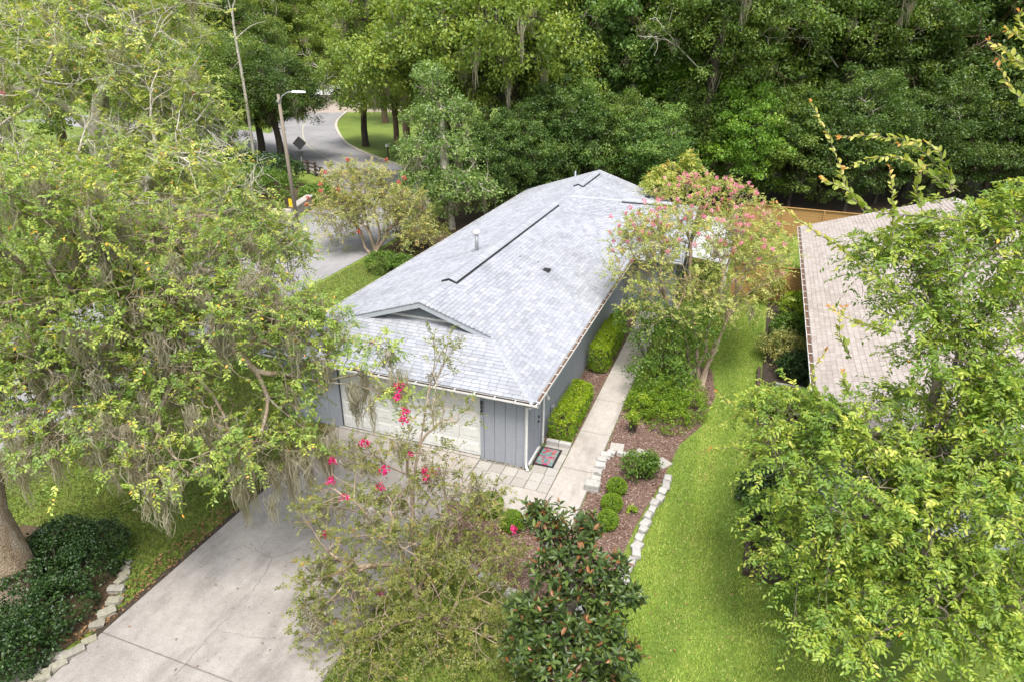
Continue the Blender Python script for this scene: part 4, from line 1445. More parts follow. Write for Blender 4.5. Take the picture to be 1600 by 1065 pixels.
MB().box(-.24, .24, -.055, -.04, 1.25, 1.73).obj('lower_plate', MT['sign'], sg)
rf = thing('rail_fence', 'dark brown three-rail fence curving along the road bend', 'fence', (*gp(482, 272)[:2], 0))
fp = [gp(a, b)[:2] - gp(482, 272)[:2] for a, b in ((464, 274), (482, 272), (494, 276), (503, 284), (506, 296))]
for (x, y) in fp:
    MB().box(x - .09, x + .09, y - .09, y + .09, 0, 1.25).obj('post', MT['darkwood'], rf)
for a, b in zip(fp[:-1], fp[1:]):
    for z in (.35, .72, 1.08):
        MB().tube([(a[0], a[1], z), (b[0], b[1], z)], .07, 4).obj('rail', MT['darkwood'], rf)
hb = gp(474, 332)
hwl = thing('culvert_headwall', 'pale concrete culvert headwall beside the lamp pole at the road edge', 'culvert', (hb[0], hb[1], 0), rz=.3)
MB().box(-.2, .2, -1.6, 1.6, 0, .75).obj('wall', MT['kerb'], hwl, bevel=.03)
MB().box(-.3, .3, -1.75, 1.75, .75, .9).obj('coping', MT['concrete2'], hwl, bevel=.03)
MB().box(-1.6, -.2, -1.7, -1.4, 0, .6).obj('wing_wall', MT['kerb'], hwl, bevel=.03)
yb = gp(458, 345)
ym = thing('marker_post', 'small yellow marker sign on a post below the lamp pole', 'marker sign', (yb[0], yb[1], 0), rz=-.35)
MB().box(-.03, .03, -.02, .02, 0, 1.5).obj('post', MT['metal'], ym)
MB().box(-.2, .2, -.035, -.02, .95, 1.5).obj('plate', MT['yellow'], ym)
mb_ = gp(607, 247)
ml = thing('mailbox', 'small pale mailbox on a post at the far grass edge', 'mailbox', (mb_[0], mb_[1], 0))
MB().box(-.06, .06, -.06, .06, 0, 1.1).obj('post', MT['darkwood'], ml)
MB().box(-.13, .13, -.28, .28, 1.1, 1.4).obj('box', MT['white'], ml, bevel=.04)

# far house across the junction
fc = at(560, 150, 112)
fh = thing('house', 'distant house with a pale roof glimpsed through the street trees', 'house', (fc[0], fc[1], 0), rz=.5)
MB().box(-9, 9, -5, 5, 0, 2.8).obj('wall', plain('cream wall', (.62, .52, .45), .8), fh)
fr_ = MB().add([(-9.6, -5.6, 2.75), (9.6, -5.6, 2.75), (9.6, 5.6, 2.75), (-9.6, 5.6, 2.75), (-5.5, 0, 4.9), (5.5, 0, 4.9)], [(0, 1, 5, 4), (1, 2, 5), (2, 3, 4, 5), (3, 0, 4)]).obj('roof', plain('pale far roof', (.55, .56, .58), .8), fh)
for x in (-6, -2, 3.5, 7):
    MB().box(x - .7, x + .7, -5.04, -5.0, .9, 2.2).obj('window', MT['black'], fh)


# ------------------------------------------------------------------ near trees
def tree_from(rng, name, label, cat, base, fork, r0, lobes, ntips, style, leafmat, bark, rtip=.007, expo=.46, moss=None, group=None, multi=None, shell=.45, low=.3, extra=None, bare=0, bare_lobes=None, **kw):
    tips = sample_lobes(rng, lobes, ntips, shell, low)
    if bare:
        tips = np.vstack([sample_lobes(rng, bare_lobes or lobes, bare, .8, .5), tips])
    tips = tips[tips[:, 2] > .15]
    polys, td = [], np.zeros_like(tips)
    if multi:
        # several stems from one base: split tips by direction
        k = multi
        C = tips[rng.choice(len(tips), k, False)]
        for _ in range(6):
            a = np.argmin(((tips[:, None] - C[None]) ** 2).sum(-1), 1)
            C = np.array([tips[a == i].mean(0) if (a == i).any() else C[i] for i in range(k)])
        tp = []
        for i in range(k):
            ix = np.where(a == i)[0]
            if len(ix) == 0:
                continue
            b = np.array(base, float) + [rng.normal() * .12, rng.normal() * .12, 0]
            f = np.array([b[0] + (C[i][0] - b[0]) * .38, b[1] + (C[i][1] - b[1]) * .38, max(.5, fork if isinstance(fork, (int, float)) else fork[2])]) + rng.normal(size=3) * .1
            tp += stems(rng, b, [f], r0, rtip * len(ix) ** expo, 3, .1)
            pl, d = grow(rng, f, unit(f - b), tips[ix], rtip, expo)
            polys += pl
            td[ix] = d
    else:
        f = np.array(fork, float)
        tp = stems(rng, base, [f], r0, r0 * .8, 4, .06)
        polys, td = grow(rng, f, unit(f - np.array(base, float)), tips, rtip, expo)
    if style == 'spray':
        V, F, v, tw = sprays(rng, tips[bare:], td[bare:], **kw)
        polys = polys + tw[::2]
        if bare:      # leafless forked twigs
            q = sprays(rng, tips[:bare], td[:bare], 3, .55, 2, .01, .005, droop=.1, spread=.9)[3]
            polys = polys + [[(a_, r_ * 1.5) for a_, r_ in pl] for pl in q]
    elif style == 'clump':
        V, F, v = clumps(rng, tips, **kw)
    if extra is not None:
        V = np.vstack([V, extra[0]])
        F = np.vstack([F, extra[1] + len(V) - len(extra[0])])
        v = np.concatenate([v, extra[2]])
        polys = polys + extra[3]
    ms = None
    if moss:
        n, ln, m = moss
        pool = np.array([q[0] for pl in polys[:ntips] for q in pl[1:-1]])
        sel = pool[rng.choice(len(pool), min(n, len(pool)), False)]
        ms = moss_geo(rng, sel, ln, m)
    return plant(name, label, cat, base, tp, polys, (V, F, v), ms, bark, leafmat, group), tips, td


def add_blossoms(rng, t, pts, mats, r, h, n=8, pet=.04):
    lib = [blossom_mesh(rng, ML[mats[i % len(mats)]], r * (.8 + .5 * rng.random()), h * (.8 + .5 * rng.random()), 46, pet) for i in range(n)]
    b = np.array(t.location)
    for i, p in enumerate(pts):
        o = obj('blossom', lib[i % n], t, p - b)
        o.rotation_euler = (rng.normal() * .5, rng.normal() * .5, rng.random() * 6)


# big oak at the left edge
rng = np.random.default_rng(21)
lob = [ell(120, 500, 14.2, 190, 110, 1.8, .9), ell(330, 540, 15.0, 170, 120, 1.8, .8), ell(60, 380, 13.5, 150, 130, 1.6, .9), ell(270, 430, 15.5, 170, 110, 1.8, .8),
       ell(290, 715, 13.8, 150, 55, 1.2, .55), ell(110, 690, 13.2, 120, 60, 1.0, .5), ell(555, 560, 15.4, 80, 45, .8, .45), ell(430, 690, 15.0, 75, 50, .8, .6), ell(480, 520, 15.8, 80, 80, .9, .8), ell(462, 620, 15.4, 50, 60, .8, .6), ell(620, 620, 15.2, 50, 20, .4, .5), ell(40, 600, 13.6, 110, 70, 1.0, 1.1), ell(230, 620, 14.4, 130, 70, 1.2, .45)]
tr1, tips1, _ = tree_from(rng, 'oak_tree', 'large moss-hung oak with thick trunk beside the driveway', 'tree', (-9.2, -9.0, 0), (-9.9, -8.2, 4.6), .56, lob, 2350, 'spray', 'oak', 'lichenbark', expo=.425,
          rtip=.0070, bare=420, bare_lobes=[lob[0], lob[1], lob[3], lob[4], lob[5], lob[7], lob[12]], moss=(250, .85, 38), ns=2, tl=.44, m=14, L=.088, W=.044, droop=.3, up=.25)

bO = np.array(tr1.location)
hang = [(205, 690, 13.4), (225, 720, 13.4), (245, 745, 13.4), (262, 760, 13.5), (190, 660, 13.3), (300, 640, 14), (330, 655, 14), (440, 700, 14.9), (455, 715, 14.9), (475, 705, 15), (500, 690, 15.1), (520, 700, 15.1), (585, 590, 15.2), (600, 585, 15.2), (570, 600, 15.2), (410, 740, 14.6), (395, 745, 14.5), (20, 690, 13), (12, 660, 13), (30, 715, 13), (360, 700, 14.2), (235, 590, 14), (150, 590, 13.6)]
HV, HF_, hv = moss_geo(rng, np.vstack([at(*q) + rng.normal(size=(4, 3)) * .2 for q in hang]), 1.0, 30, .009, .075, .05)
obj('hanging_moss', mesh_np('hanging_moss', HV - bO, HF_, MT['moss'], hv), tr1)['kind'] = 'stuff'

# second yellow-green tree further back, trunk by the road
rng = np.random.default_rng(22)
lob = [ell(120, 170, 19.0, 230, 150, 2.6, 1.0), ell(250, 330, 18.0, 190, 130, 2.2, 1.0), ell(60, 60, 20.0, 160, 100, 2.5, .8), ell(285, 230, 20.5, 95, 130, 2.0, .8), ell(405, 390, 19.0, 80, 75, 1.4, 1.1), ell(445, 410, 20, 45, 50, 1.0, .9), ell(40, 560, 18.0, 120, 90, 1.5, .8), ell(60, 330, 17.0, 130, 110, 1.8, .8), ell(250, 70, 22, 80, 70, 1.8, .8), ell(200, 20, 20, 160, 60, 2, .8)]
tr2, tips2, _ = tree_from(rng, 'lichen_tree', 'tall yellow-green tree with bare lichen-grey twigs above the oak', 'tree', (-13.6, -1.0, 0), (-13.3, -1.2, 4.2), .24, lob, 3500, 'spray', 'yellowgreen', 'greybark', expo=.43,
                      rtip=.0080, bare=650, moss=(80, .8, 22), ns=2, tl=.5, m=13, L=.105, W=.053, droop=.3, up=.25)
add_blossoms(rng, tr2, [at(6, 150, 17), at(298, 148, 19)], ['pinkpale'], .13, .16)

# flowering tree in the foreground
rng = np.random.default_rng(23)
lob = [ell(692, 552, 14.9, 30, 38, .4, 1.2), ell(640, 735, 15.0, 95, 70, .9, .7), ell(545, 815, 14.9, 95, 75, .8, .9), ell(520, 960, 14.1, 75, 120, .8, 1.1), ell(700, 800, 15.2, 110, 70, .9, .9), ell(545, 715, 15.0, 55, 30, .5, .8), ell(690, 650, 15.0, 70, 40, .5, .4), ell(610, 880, 14.4, 110, 70, .8, .7)]
tr3, tips3, _ = tree_from(rng, 'flowering_tree', 'slender tree with magenta flowers in front of the garage door', 'tree', (-.74, -5.47, 0), 1.1, .05, lob, 700, 'spray', 'olive', 'myrtlebark',
                      rtip=.0055, multi=4, moss=(34, .5, 22), ns=2, tl=.28, m=9, L=.068, W=.040, droop=.15, up=.35)
fl = [at(a, b, 14.7) for a, b in ((623, 620), (632, 645), (631, 658), (637, 713), (568, 698), (523, 722), (517, 755), (590, 763), (600, 735), (668, 735), (677, 742), (668, 748), (594, 930), (588, 1030), (538, 780), (800, 828), (626, 607), (510, 840))]
add_blossoms(rng, tr3, fl, ['magenta'], .145, .17, 6, .06)

rng = np.random.default_rng(24)
lob = [ell(690, 930, 14.2, 130, 95, 1.1), ell(620, 1010, 13.6, 110, 80, .9), ell(760, 1010, 13.6, 90, 80, .9), ell(750, 875, 14.9, 80, 42, .8, 1.3), ell(690, 845, 15.0, 60, 30, .6), ell(560, 1040, 13.2, 80, 60, .7)]
tree_from(rng, 'spreading_shrub', 'wide olive-yellow shrub with fine twigs under the magenta-flowered tree', 'shrub', (.15, -6.0, 0), .5, .03, lob, 820, 'spray', 'olivegreen', 'myrtlebark',
          rtip=.003, multi=6, ns=2, tl=.28, m=9, L=.058, W=.034, droop=.2, up=.3)

# magnolia
rng = np.random.default_rng(25)
lob = [ell(850, 820, 12.7, 40, 45, .5), ell(915, 830, 12.7, 28, 38, .4), ell(885, 880, 12.6, 70, 50, .7), ell(900, 950, 12.5, 88, 55, .8), ell(840, 1010, 12.3, 62, 45, .7), ell(940, 1030, 12.2, 60, 60, .8), ell(880, 1080, 12.0, 95, 50, .9), ell(958, 900, 12.6, 28, 30, .4), ell(820, 960, 12.4, 30, 25, .4), ell(990, 935, 12.4, 20, 18, .25)]
tips = sample_lobes(rng, lob, 720, .3, .6)
mbase = np.array([3.05, -6.9, 0])
polys, td = grow(rng, mbase + [0, 0, .9], np.array([0, 0, 1.]), tips, .007, .46)
V, F, k, nq = rosettes(rng, tips, td, 9, .155, .065)
hz = np.repeat(np.clip((tips[:, 2] - 1.2) / 3.2, 0, 1), 9)
v = rng.random(nq) * .72
v = np.where(rng.random(nq) < .05 + .20 * hz ** 2, .84 + .16 * rng.random(nq), v)
plant('magnolia_tree', 'dark glossy magnolia with rusty brown new leaves at the bed corner', 'tree', mbase, stems(rng, mbase, [mbase + [0, 0, .9]], .07, .06, 2), polys, (V, F, np.repeat(v, k)), None, 'darkbark', 'magnolia')

# foreground elm on the right, with long arching shoots
rng = np.random.default_rng(26)


def whip(pts, n, L=.17, W=.092):
    """one arching shoot with unequal leaves on alternate sides"""
    line = smooth_line([at(*p) for p in pts], 8)
    line[1:-1] += rng.normal(size=(len(line) - 2, 3)) * .012
    seg = np.linalg.norm(np.diff(line, axis=0), axis=1)
    cum = np.concatenate([[0], np.cumsum(seg)])
    s_ = np.sort(np.clip(np.linspace(.05, 1, n) + rng.normal(size=n) * .35 / n, .02, 1)) * cum[-1]
    P = np.stack([np.interp(s_, cum, line[:, i]) for i in range(3)], 1)
    T = unit(np.gradient(P, axis=0) + 1e-6)
    side = unit(np.cross(T, FW) + rng.normal(size=(n, 3)) * .45)
    sg_ = np.where((np.arange(n) % 2 == 0) ^ (rng.random(n) < .12), 1, -1)[:, None]
    D = unit(T * (.85 + .3 * rng.random((n, 1))) + side * sg_ * .65 + rng.normal(size=(n, 3)) * .22)
    N = unit(-FW * .5 + np.array([0, 0, .6]) + rng.normal(size=(n, 3)) * .55)
    tap = np.linspace(1.1, .55, n) * (.7 + .45 * rng.random(n))
    V, F, k = leaf_geo(P, D, N, L * tap, W * tap, True)
    v = np.clip(np.linspace(.05, .8, n) + rng.normal(size=n) * .2, 0, .93)
    v[-2:] = 1.0
    return V, F, np.repeat(v, k), [[(p, .012 * (1 - .8 * i / len(line))) for i, p in enumerate(line)]]


wl_ = [([(1500, 345, 11.6), (1345, 320, 11.4), (1300, 225, 11.3), (1266, 160, 11.2)], 40), ([(1500, 300, 11.6), (1440, 235, 11.4), (1390, 215, 11.3), (1312, 212, 11.2)], 34),
       ([(1490, 300, 11.6), (1430, 258, 11.4), (1385, 245, 11.3), (1320, 262, 11.2)], 30), ([(1350, 330, 11.4), (1320, 295, 11.3), (1280, 280, 11.2)], 16), ([(1488, 300, 11.5), (1474, 250, 11.4), (1445, 222, 11.3), (1405, 225, 11.2)], 22),
       ([(1430, 480, 11.8), (1335, 405, 11.5), (1255, 350, 11.3), (1212, 316, 11.2)], 44), ([(1392, 390, 11.6), (1396, 330, 11.5), (1390, 262, 11.4)], 20), ([(1400, 520, 11.9), (1340, 505, 11.8), (1295, 480, 11.7)], 18),
       ([(1440, 330, 11.7), (1432, 290, 11.6), (1440, 250, 11.5)], 14), ([(1330, 560, 12.5), (1312, 520, 12.3), (1318, 480, 12.2)], 14), ([(1290, 640, 12.6), (1268, 590, 12.5), (1290, 545, 12.4)], 16), ([(1330, 620, 12.4), (1316, 580, 12.3)], 10),
       ([(1640, 190, 10.5), (1590, 150, 10.5), (1560, 105, 10.5)], 14), ([(1640, 140, 10.5), (1585, 90, 10.5), (1545, 62, 10.5)], 20), ([(1640, 90, 10.5), (1600, 60, 10.5), (1572, 45, 10.5)], 16), ([(1640, 70, 10.5), (1598, 45, 10.5), (1590, 20, 10.5)], 16), ([(1640, 120, 10.6), (1600, 100, 10.6), (1560, 92, 10.6)], 18), ([(1200, 690, 13.2), (1150, 640, 13.2), (1120, 610, 13.2)], 18), ([(1200, 720, 13.2), (1155, 700, 13.2), (1110, 700, 13.2)], 18)]
ws = [whip(p_, int(n_ * 1.75)) for p_, n_ in wl_]
off, VV, FF, vv, tt = 0, [], [], [], []
for V, F, v, tw in ws:
    VV.append(V)
    FF.append(F + off)
    vv.append(v)
    tt += tw
    off += len(V)
lob = [ell(1330, 770, 12.4, 160, 120, 1.5, 1.0), ell(1480, 830, 11.8, 170, 150, 1.6, 1.0), ell(1570, 700, 11.8, 110, 110, 1.3, .9), ell(1235, 660, 13.2, 95, 60, .8, .9), ell(1400, 660, 12.6, 140, 60, .9, .8),
       ell(1515, 400, 12.2, 105, 90, 1.2, .85), ell(1410, 420, 12.3, 75, 75, .8, .75), ell(1430, 500, 12.2, 75, 65, .8, .8), ell(1490, 570, 12.0, 90, 70, .9, .8), ell(1575, 520, 12.0, 70, 100, 1.0, .9), ell(1350, 400, 12.2, 30, 45, .4, .8), ell(1555, 620, 11.6, 70, 60, .8, .9), ell(1400, 960, 11.8, 180, 90, 1.4, .9), ell(1560, 980, 11.2, 130, 110, 1.4, .9), ell(1270, 860, 13.0, 90, 80, 1.0, .7), ell(1590, 340, 11.8, 60, 45, .7, 1.1)]
elm, tipsE, _ = tree_from(rng, 'elm_tree', 'leafy bright green elm with long arching shoots over the pink roof', 'tree', (9.2, -3.2, 0), (9.1, -3.2, 2.0), .16, lob, 2050, 'spray', 'elm', 'elmbark', rtip=.0046,
          ns=3, tl=.48, m=13, L=.094, W=.041, droop=.45, up=.15, six=True, rare_at=.9994)

bE = np.array(elm.location)
for V, F, v, tw in ws:
    o = obj('leafy_sprays', mesh_np('leafy_sprays', V - bE, F, ML['elmtip'], v), elm)
    TV, TF = tubes_np(tw, 1)
    obj('stem', mesh_np('stem', TV - bE, TF, MT['elmbark']), o)

# pink-flowered tree by the path
rng = np.random.default_rng(27)
lob = [ell(1080, 390, 24.8, 130, 70, 2.6, 1.0), ell(1160, 430, 24.5, 75, 75, 1.8, .8), ell(1005, 400, 24.8, 62, 62, 1.4, .9), ell(1090, 310, 26.0, 95, 32, 1.8, .8), ell(1070, 480, 24.0, 110, 50, 1.8, .7), ell(1180, 360, 25.5, 50, 50, 1.3, .7), ell(960, 440, 24.4, 25, 30, .6, .7), ell(1205, 400, 25, 40, 40, .9, .7)]
tr4, tips4, _ = tree_from(rng, 'flowering_tree', 'multi-stemmed tree with pale pink flowers between the two houses', 'tree', (4.15, 7.3, 0), 1.7, .085, lob, 1400, 'spray', 'myrtle', 'myrtlebark', rtip=.005, multi=6,
                      moss=(26, .7, 18), ns=2, tl=.42, m=10, L=.092, W=.050, droop=.2, up=.3, low=.5)
o = np.argsort(-(tips4 @ (-FW * .3 + np.array([0, 0, 1.]))) + rng.random(len(tips4)) * 1.6)
sel = tips4[o[:420]][rng.choice(420, 130, False)]
ex = [(955, 345), (965, 360), (975, 340), (985, 330), (960, 385), (972, 400), (990, 355), (1000, 345), (1012, 350), (968, 415), (980, 385), (1005, 322), (1025, 335), (1040, 345), (1150, 298), (1160, 300), (1145, 305), (1168, 296), (1126, 318), (1120, 350), (1060, 352), (1075, 340), (1095, 345), (985, 415), (958, 398), (1000, 380), (1210, 432), (1222, 434), (1200, 430), (1215, 430)]
sel = np.vstack([sel, [at(a, b, 24.3 + rng.random()) for a, b in ex]])
add_blossoms(rng, tr4, sel + [0, 0, .12], ['pinkpale'], .10, .17, 8, .05)

rng = np.random.default_rng(28)
shrub(rng, 'evergreen_shrub', 'dark green upright shrub at the foot of the pink-flowered tree', 'shrub', [ell(1040, 540, 24.0, 60, 48, .9), ell(1005, 500, 24.4, 45, 40, .8), ell(1080, 520, 23.8, 50, 48, .8), ell(1030, 585, 23.2, 55, 28, .8)], 440, 'green', .09, .05, rad=.3, m=22)
shrub(rng, 'holly_shrub', 'low rounded green shrub mass on the mulch below the pink-flowered tree', 'shrub', [(3.1, 4.9, .25, 1.05, .70), (3.6, 3.9, .2, .75, .60), (2.75, 6.0, .3, .65, .75), (3.7, 5.6, .3, .95, .75), (4.0, 4.7, .25, .8, .7), (2.6, 4.5, .2, .6, .6)], 1150, 'box', .06, .034, rad=.15, m=16)
for i, (a, b, lb_) in enumerate(((1008, 620, 'yellow fern frond clump standing in the low green shrub'), (990, 645, 'lime green fern at the path edge beside the low shrub'))):
    c = gp(a, b, .75)
    shrub(rng, 'fern', lb_, 'fern', [(c[0], c[1], .55, .2, .35)], 40, 'lime', .09, .03, rad=.14, m=14, shell=.3)

# hedges and clipped balls
rng = np.random.default_rng(29)


def box_hedge(label, x0, x1, y0, y1, h, n, group=None):
    q = rng.random((n, 3))
    f = rng.random(n)
    P = np.stack([x0 + (x1 - x0) * q[:, 0], y0 + (y1 - y0) * q[:, 1], .05 + (h - .05) * q[:, 2]], 1)
    P[:, 2] = np.where(f < .5, h, P[:, 2])
    P[:, 0] = np.where((f >= .5) & (f < .72), x1, P[:, 0])
    P[:, 1] = np.where((f >= .72) & (f < .86), y0, np.where((f >= .86), y1, P[:, 1]))
    c = np.array([(x0 + x1) / 2, (y0 + y1) / 2, h / 2])
    hs_ = np.array([(x1 - x0) / 2, (y1 - y0) / 2, h / 2])
    rel = (P - c) / hs_
    rnd = np.maximum(0, np.linalg.norm(rel, axis=1) - 1.05)[:, None]
    P = c + (P - c) * (1 - .16 * rnd) + rng.normal(size=(n, 3)) * .02
    P[:, 2] += .05 * np.sin(P[:, 1] * 3.1) + .03 * np.sin(P[:, 0] * 7)
    P[:, 2] = np.maximum(P[:, 2], .05)
    V, F, v = clumps(rng, P, .06, 12, .045, .028, 1.0, .35)
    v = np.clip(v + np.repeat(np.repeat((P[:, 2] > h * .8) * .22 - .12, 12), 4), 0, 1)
    st = [[(np.array([c[0] + rng.normal() * .2, y0 + (y1 - y0) * (i + .5) / 14, 0]), .015), (np.array([c[0] + rng.normal() * .25, y0 + (y1 - y0) * rng.random(), h * .85]), .006)] for i in range(14)]
    core = MB()
    t = plant('hedge', label, 'hedge', (c[0], c[1], 0), [], st, (V, F, v), None, 'darkbark', 'gold', None, 1, 'stems', 'foliage')
    return t


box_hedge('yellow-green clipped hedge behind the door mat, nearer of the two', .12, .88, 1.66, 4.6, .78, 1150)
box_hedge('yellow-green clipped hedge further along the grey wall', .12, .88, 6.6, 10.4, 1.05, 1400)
for (a, b, r_, lb_) in ((766, 792, .36, 'round boxwood ball by the front walk beside the flowering tree'), (800, 815, .30, 'boxwood ball half hidden behind the magnolia and olive shrub'), (964, 760, .27, 'round boxwood ball next to the rose bush, furthest of three'), (956, 786, .28, 'round boxwood ball in the middle of the row of three'), (950, 812, .27, 'boxwood ball nearest the magnolia in the row of three')):
    c = gp(a, b, .24)
    shrub(rng, 'boxwood_ball', lb_, 'boxwood', [(c[0], c[1], r_ * .95, r_, r_ * .95)], 900, 'box', .03, .02, rad=.028, m=9, low=.8, shell=.95, group='clipped boxwood balls')
c = gp(998, 745)
shrub(rng, 'rose_bush', 'loose dark green bush in the curved bed beside the boxwood balls', 'shrub', [(c[0], c[1], .42, .55, .42), (c[0] + .25, c[1] + .1, .5, .35, .4)], 190, 'green', .075, .04, rad=.14, m=13, shell=.5)
c = gp(987, 800)
shrub(rng, 'seedling', 'small pale green plant alone in the middle of the mulch', 'plant', [(c[0], c[1], .1, .14, .12)], 24, 'lime', .06, .03, rad=.06, m=8)

# ivy mass under the oak
rng = np.random.default_rng(30)
g1 = [gp(a, b)[:2] for a, b in ((60, 1030), (110, 975), (150, 910), (90, 900), (30, 1060), (120, 880), (170, 880), (60, 950))]
shrub(rng, 'azalea_mound', 'dark green leafy mound inside the rock border under the oak', 'shrub', [(x - .34, y + .1, .2, .72, .75 + .25 * rng.random()) for x, y in g1], 2200, 'dark', .065, .042, rad=.14, m=14, shell=.8)
c = gp(188, 878)
shrub(rng, 'white_flower_clump', 'small grey-green plant at the far tip of the rock border', 'plant', [(c[0], c[1], .15, .3, .28)], 90, 'green', .05, .03, rad=.09, m=10)

# shrubs along the neighbour's wall
rng = np.random.default_rng(31)
for (a, b, r_, h, mk, lb_) in ((1240, 500, .55, 1.0, 'lime', 'bright lime shrub against the neighbour\'s wall'), (1215, 560, .6, .8, 'oliveyellow', 'olive variegated shrub in front of the watering can'), (1240, 590, .5, .7, 'dark', 'dark glossy shrub below the neighbour\'s gutter'), (1205, 650, .5, .7, 'elm', 'green shrub behind the timber sleepers near the elm'), (1190, 790, .55, .8, 'dark', 'dark shrub just inside the timber sleeper edge'), (1215, 840, .7, .9, 'green', 'leafy green shrub at the sleeper corner under the elm'), (1235, 465, .6, .7, 'olive', 'purplish brown shrub in front of the honey fence'), (1300, 960, .9, .9, 'green', 'low green plants spilling onto the lawn under the elm'), (1200, 470, .7, .9, 'myrtle', 'pale bushy shrub at the foot of the honey fence'), (1228, 530, .5, .8, 'green', 'mid green shrub between the lime and olive shrubs')):
    c = gp(a, b)
    shrub(rng, 'garden_shrub', lb_, 'shrub', [(c[0], c[1], h * .5, r_ * 1.4, h * .95), (c[0] + r_ * .6, c[1] + r_ * .9, h * .5, r_, h * .8)], 260, mk, .10, .055, rad=.22, m=14, shell=.6)

# ------------------------------------------------------------------ by the road
rng = np.random.default_rng(32)
lob = [ell(590, 330, 38.5, 70, 40, 2.2), ell(530, 340, 38.5, 48, 45, 1.8), ell(640, 340, 38, 40, 45, 1.6), ell(560, 285, 39, 65, 32, 1.8), ell(655, 370, 37, 30, 30, 1.2)]
tr5, tips5, _ = tree_from(rng, 'flowering_tree', 'olive-leaved small tree with coral flowers at the road edge', 'tree', (*gp(585, 398)[:2], 0), 1.4, .08, lob, 1000, 'spray', 'oliveyellow', 'myrtlebark', rtip=.006, multi=5, moss=(50, 1.1, 20), ns=2, tl=.55, m=10, L=.13, W=.07, droop=.3, up=.2)
add_blossoms(rng, tr5, [at(a, b, 37.5) for a, b in ((510, 272), (543, 252), (500, 290), (503, 300), (623, 287), (632, 280), (606, 250), (482, 312), (480, 322), (560, 365), (528, 300))], ['coral'], .16, .22, 5, .09)
c = gp(603, 425)
shrub(rng, 'garden_shrub', 'bright green rounded shrub beside the house roof edge near the road', 'shrub', [(c[0] - .2, c[1], .5, 1.0, .6), (c[0] + .8, c[1] + .4, .45, .7, .5)], 260, 'green', .10, .06, rad=.22, m=16)
c = gp(640, 390)
shrub(rng, 'garden_shrub', 'reddish brown twiggy shrub under the coral-flowered tree', 'shrub', [(c[0], c[1], .7, 1.2, .8), (c[0] + 1.4, c[1] + 1, .8, 1.0, .8)], 160, 'olive', .11, .06, rad=.3, m=10, shell=.4)
for (a, b, r_, h, mk, lb_) in ((395, 320, 3.2, 3.0, 'green', 'wide green shrub on the ditch bank left of the lamp'), (425, 292, 2.8, 2.8, 'dark', 'tall dense shrub directly behind the lamp pole'), (360, 300, 3.4, 3.4, 'dark', 'dark shrub on the ditch bank beneath the street trees'), (500, 318, 1.3, 1.4, 'green', 'small roadside shrub right of the lamp pole')):
    c = gp(a, b)
    shrub(rng, 'roadside_shrub', lb_, 'shrub', [(c[0], c[1], h * .4, r_, h * .55), (c[0] - r_ * .6, c[1] + .5, h * .35, r_ * .8, h * .5)], 380, mk, .17, .10, rad=.42, m=20)

# pale moss-hung tree behind the house's left eave
rng = np.random.default_rng(33)
lob = [ell(672, 128, 42.5, 32, 28, 1.4, .9), ell(690, 185, 43, 58, 40, 2.0, 1.0), ell(690, 245, 43, 75, 42, 2.4, 1.0), ell(720, 300, 42.5, 62, 36, 2.2, 1.0), ell(660, 300, 43, 50, 40, 2.0, .8)]
tree_from(rng, 'conical_tree', 'pale green pointed tree hung with grey moss beside the roof', 'tree', (*gp(706, 358)[:2], 0), (*gp(704, 358)[:2], 2.2), .22, lob, 620, 'clump', 'palegreen', 'greybark', rtip=.016, moss=(170, 1.3, 20), rad=.55, m=44, L=.17, W=.10)
rng = np.random.default_rng(34)
lob = [ell(1035, 285, 40, 30, 22, 1.0), ell(1075, 262, 40, 14, 24, .5), ell(1100, 290, 40, 16, 12, .6)]
sh_ = [whip([(a, b, 39.5), (a + dx * .5, b - dy * .7, 39.5), (a + dx, b - dy, 39.5)], 34, .42, .2) for a, b, dx, dy in ((1040, 300, -26, 28), (1045, 300, 12, 34), (1060, 300, 22, 55), (1075, 270, 5, 34), (1070, 275, -26, 22), (1080, 262, -14, 12), (1050, 300, -10, 40), (1085, 262, 12, -2))]
off, VV, FF, vv, tt = 0, [], [], [], []
for V, F, v, tw in sh_:
    VV.append(V); FF.append(F + off); vv.append(v); tt += tw; off += len(V)
tips = sample_lobes(rng, lob, 160, .4, .5)
b_ = np.array([*gp(1050, 330)[:2], 0])
pl, td = grow(rng, b_ + [0, 0, 1.5], np.array([0, 0, 1.]), tips, .01)
V, F, v, tw = sprays(rng, tips, td, 2, .6, 9, .16, .08, six=True)
plant('ligustrum_shrub', 'yellow-green shrub with plume-like shoots behind the roof wing', 'shrub', b_, stems(rng, b_, [b_ + [0, 0, 1.5]], .1, .08), pl + tt, (np.vstack([V] + VV), np.vstack([F, np.vstack(FF) + len(V)]), np.concatenate([v] + vv)), None, 'bark', 'elmtip')

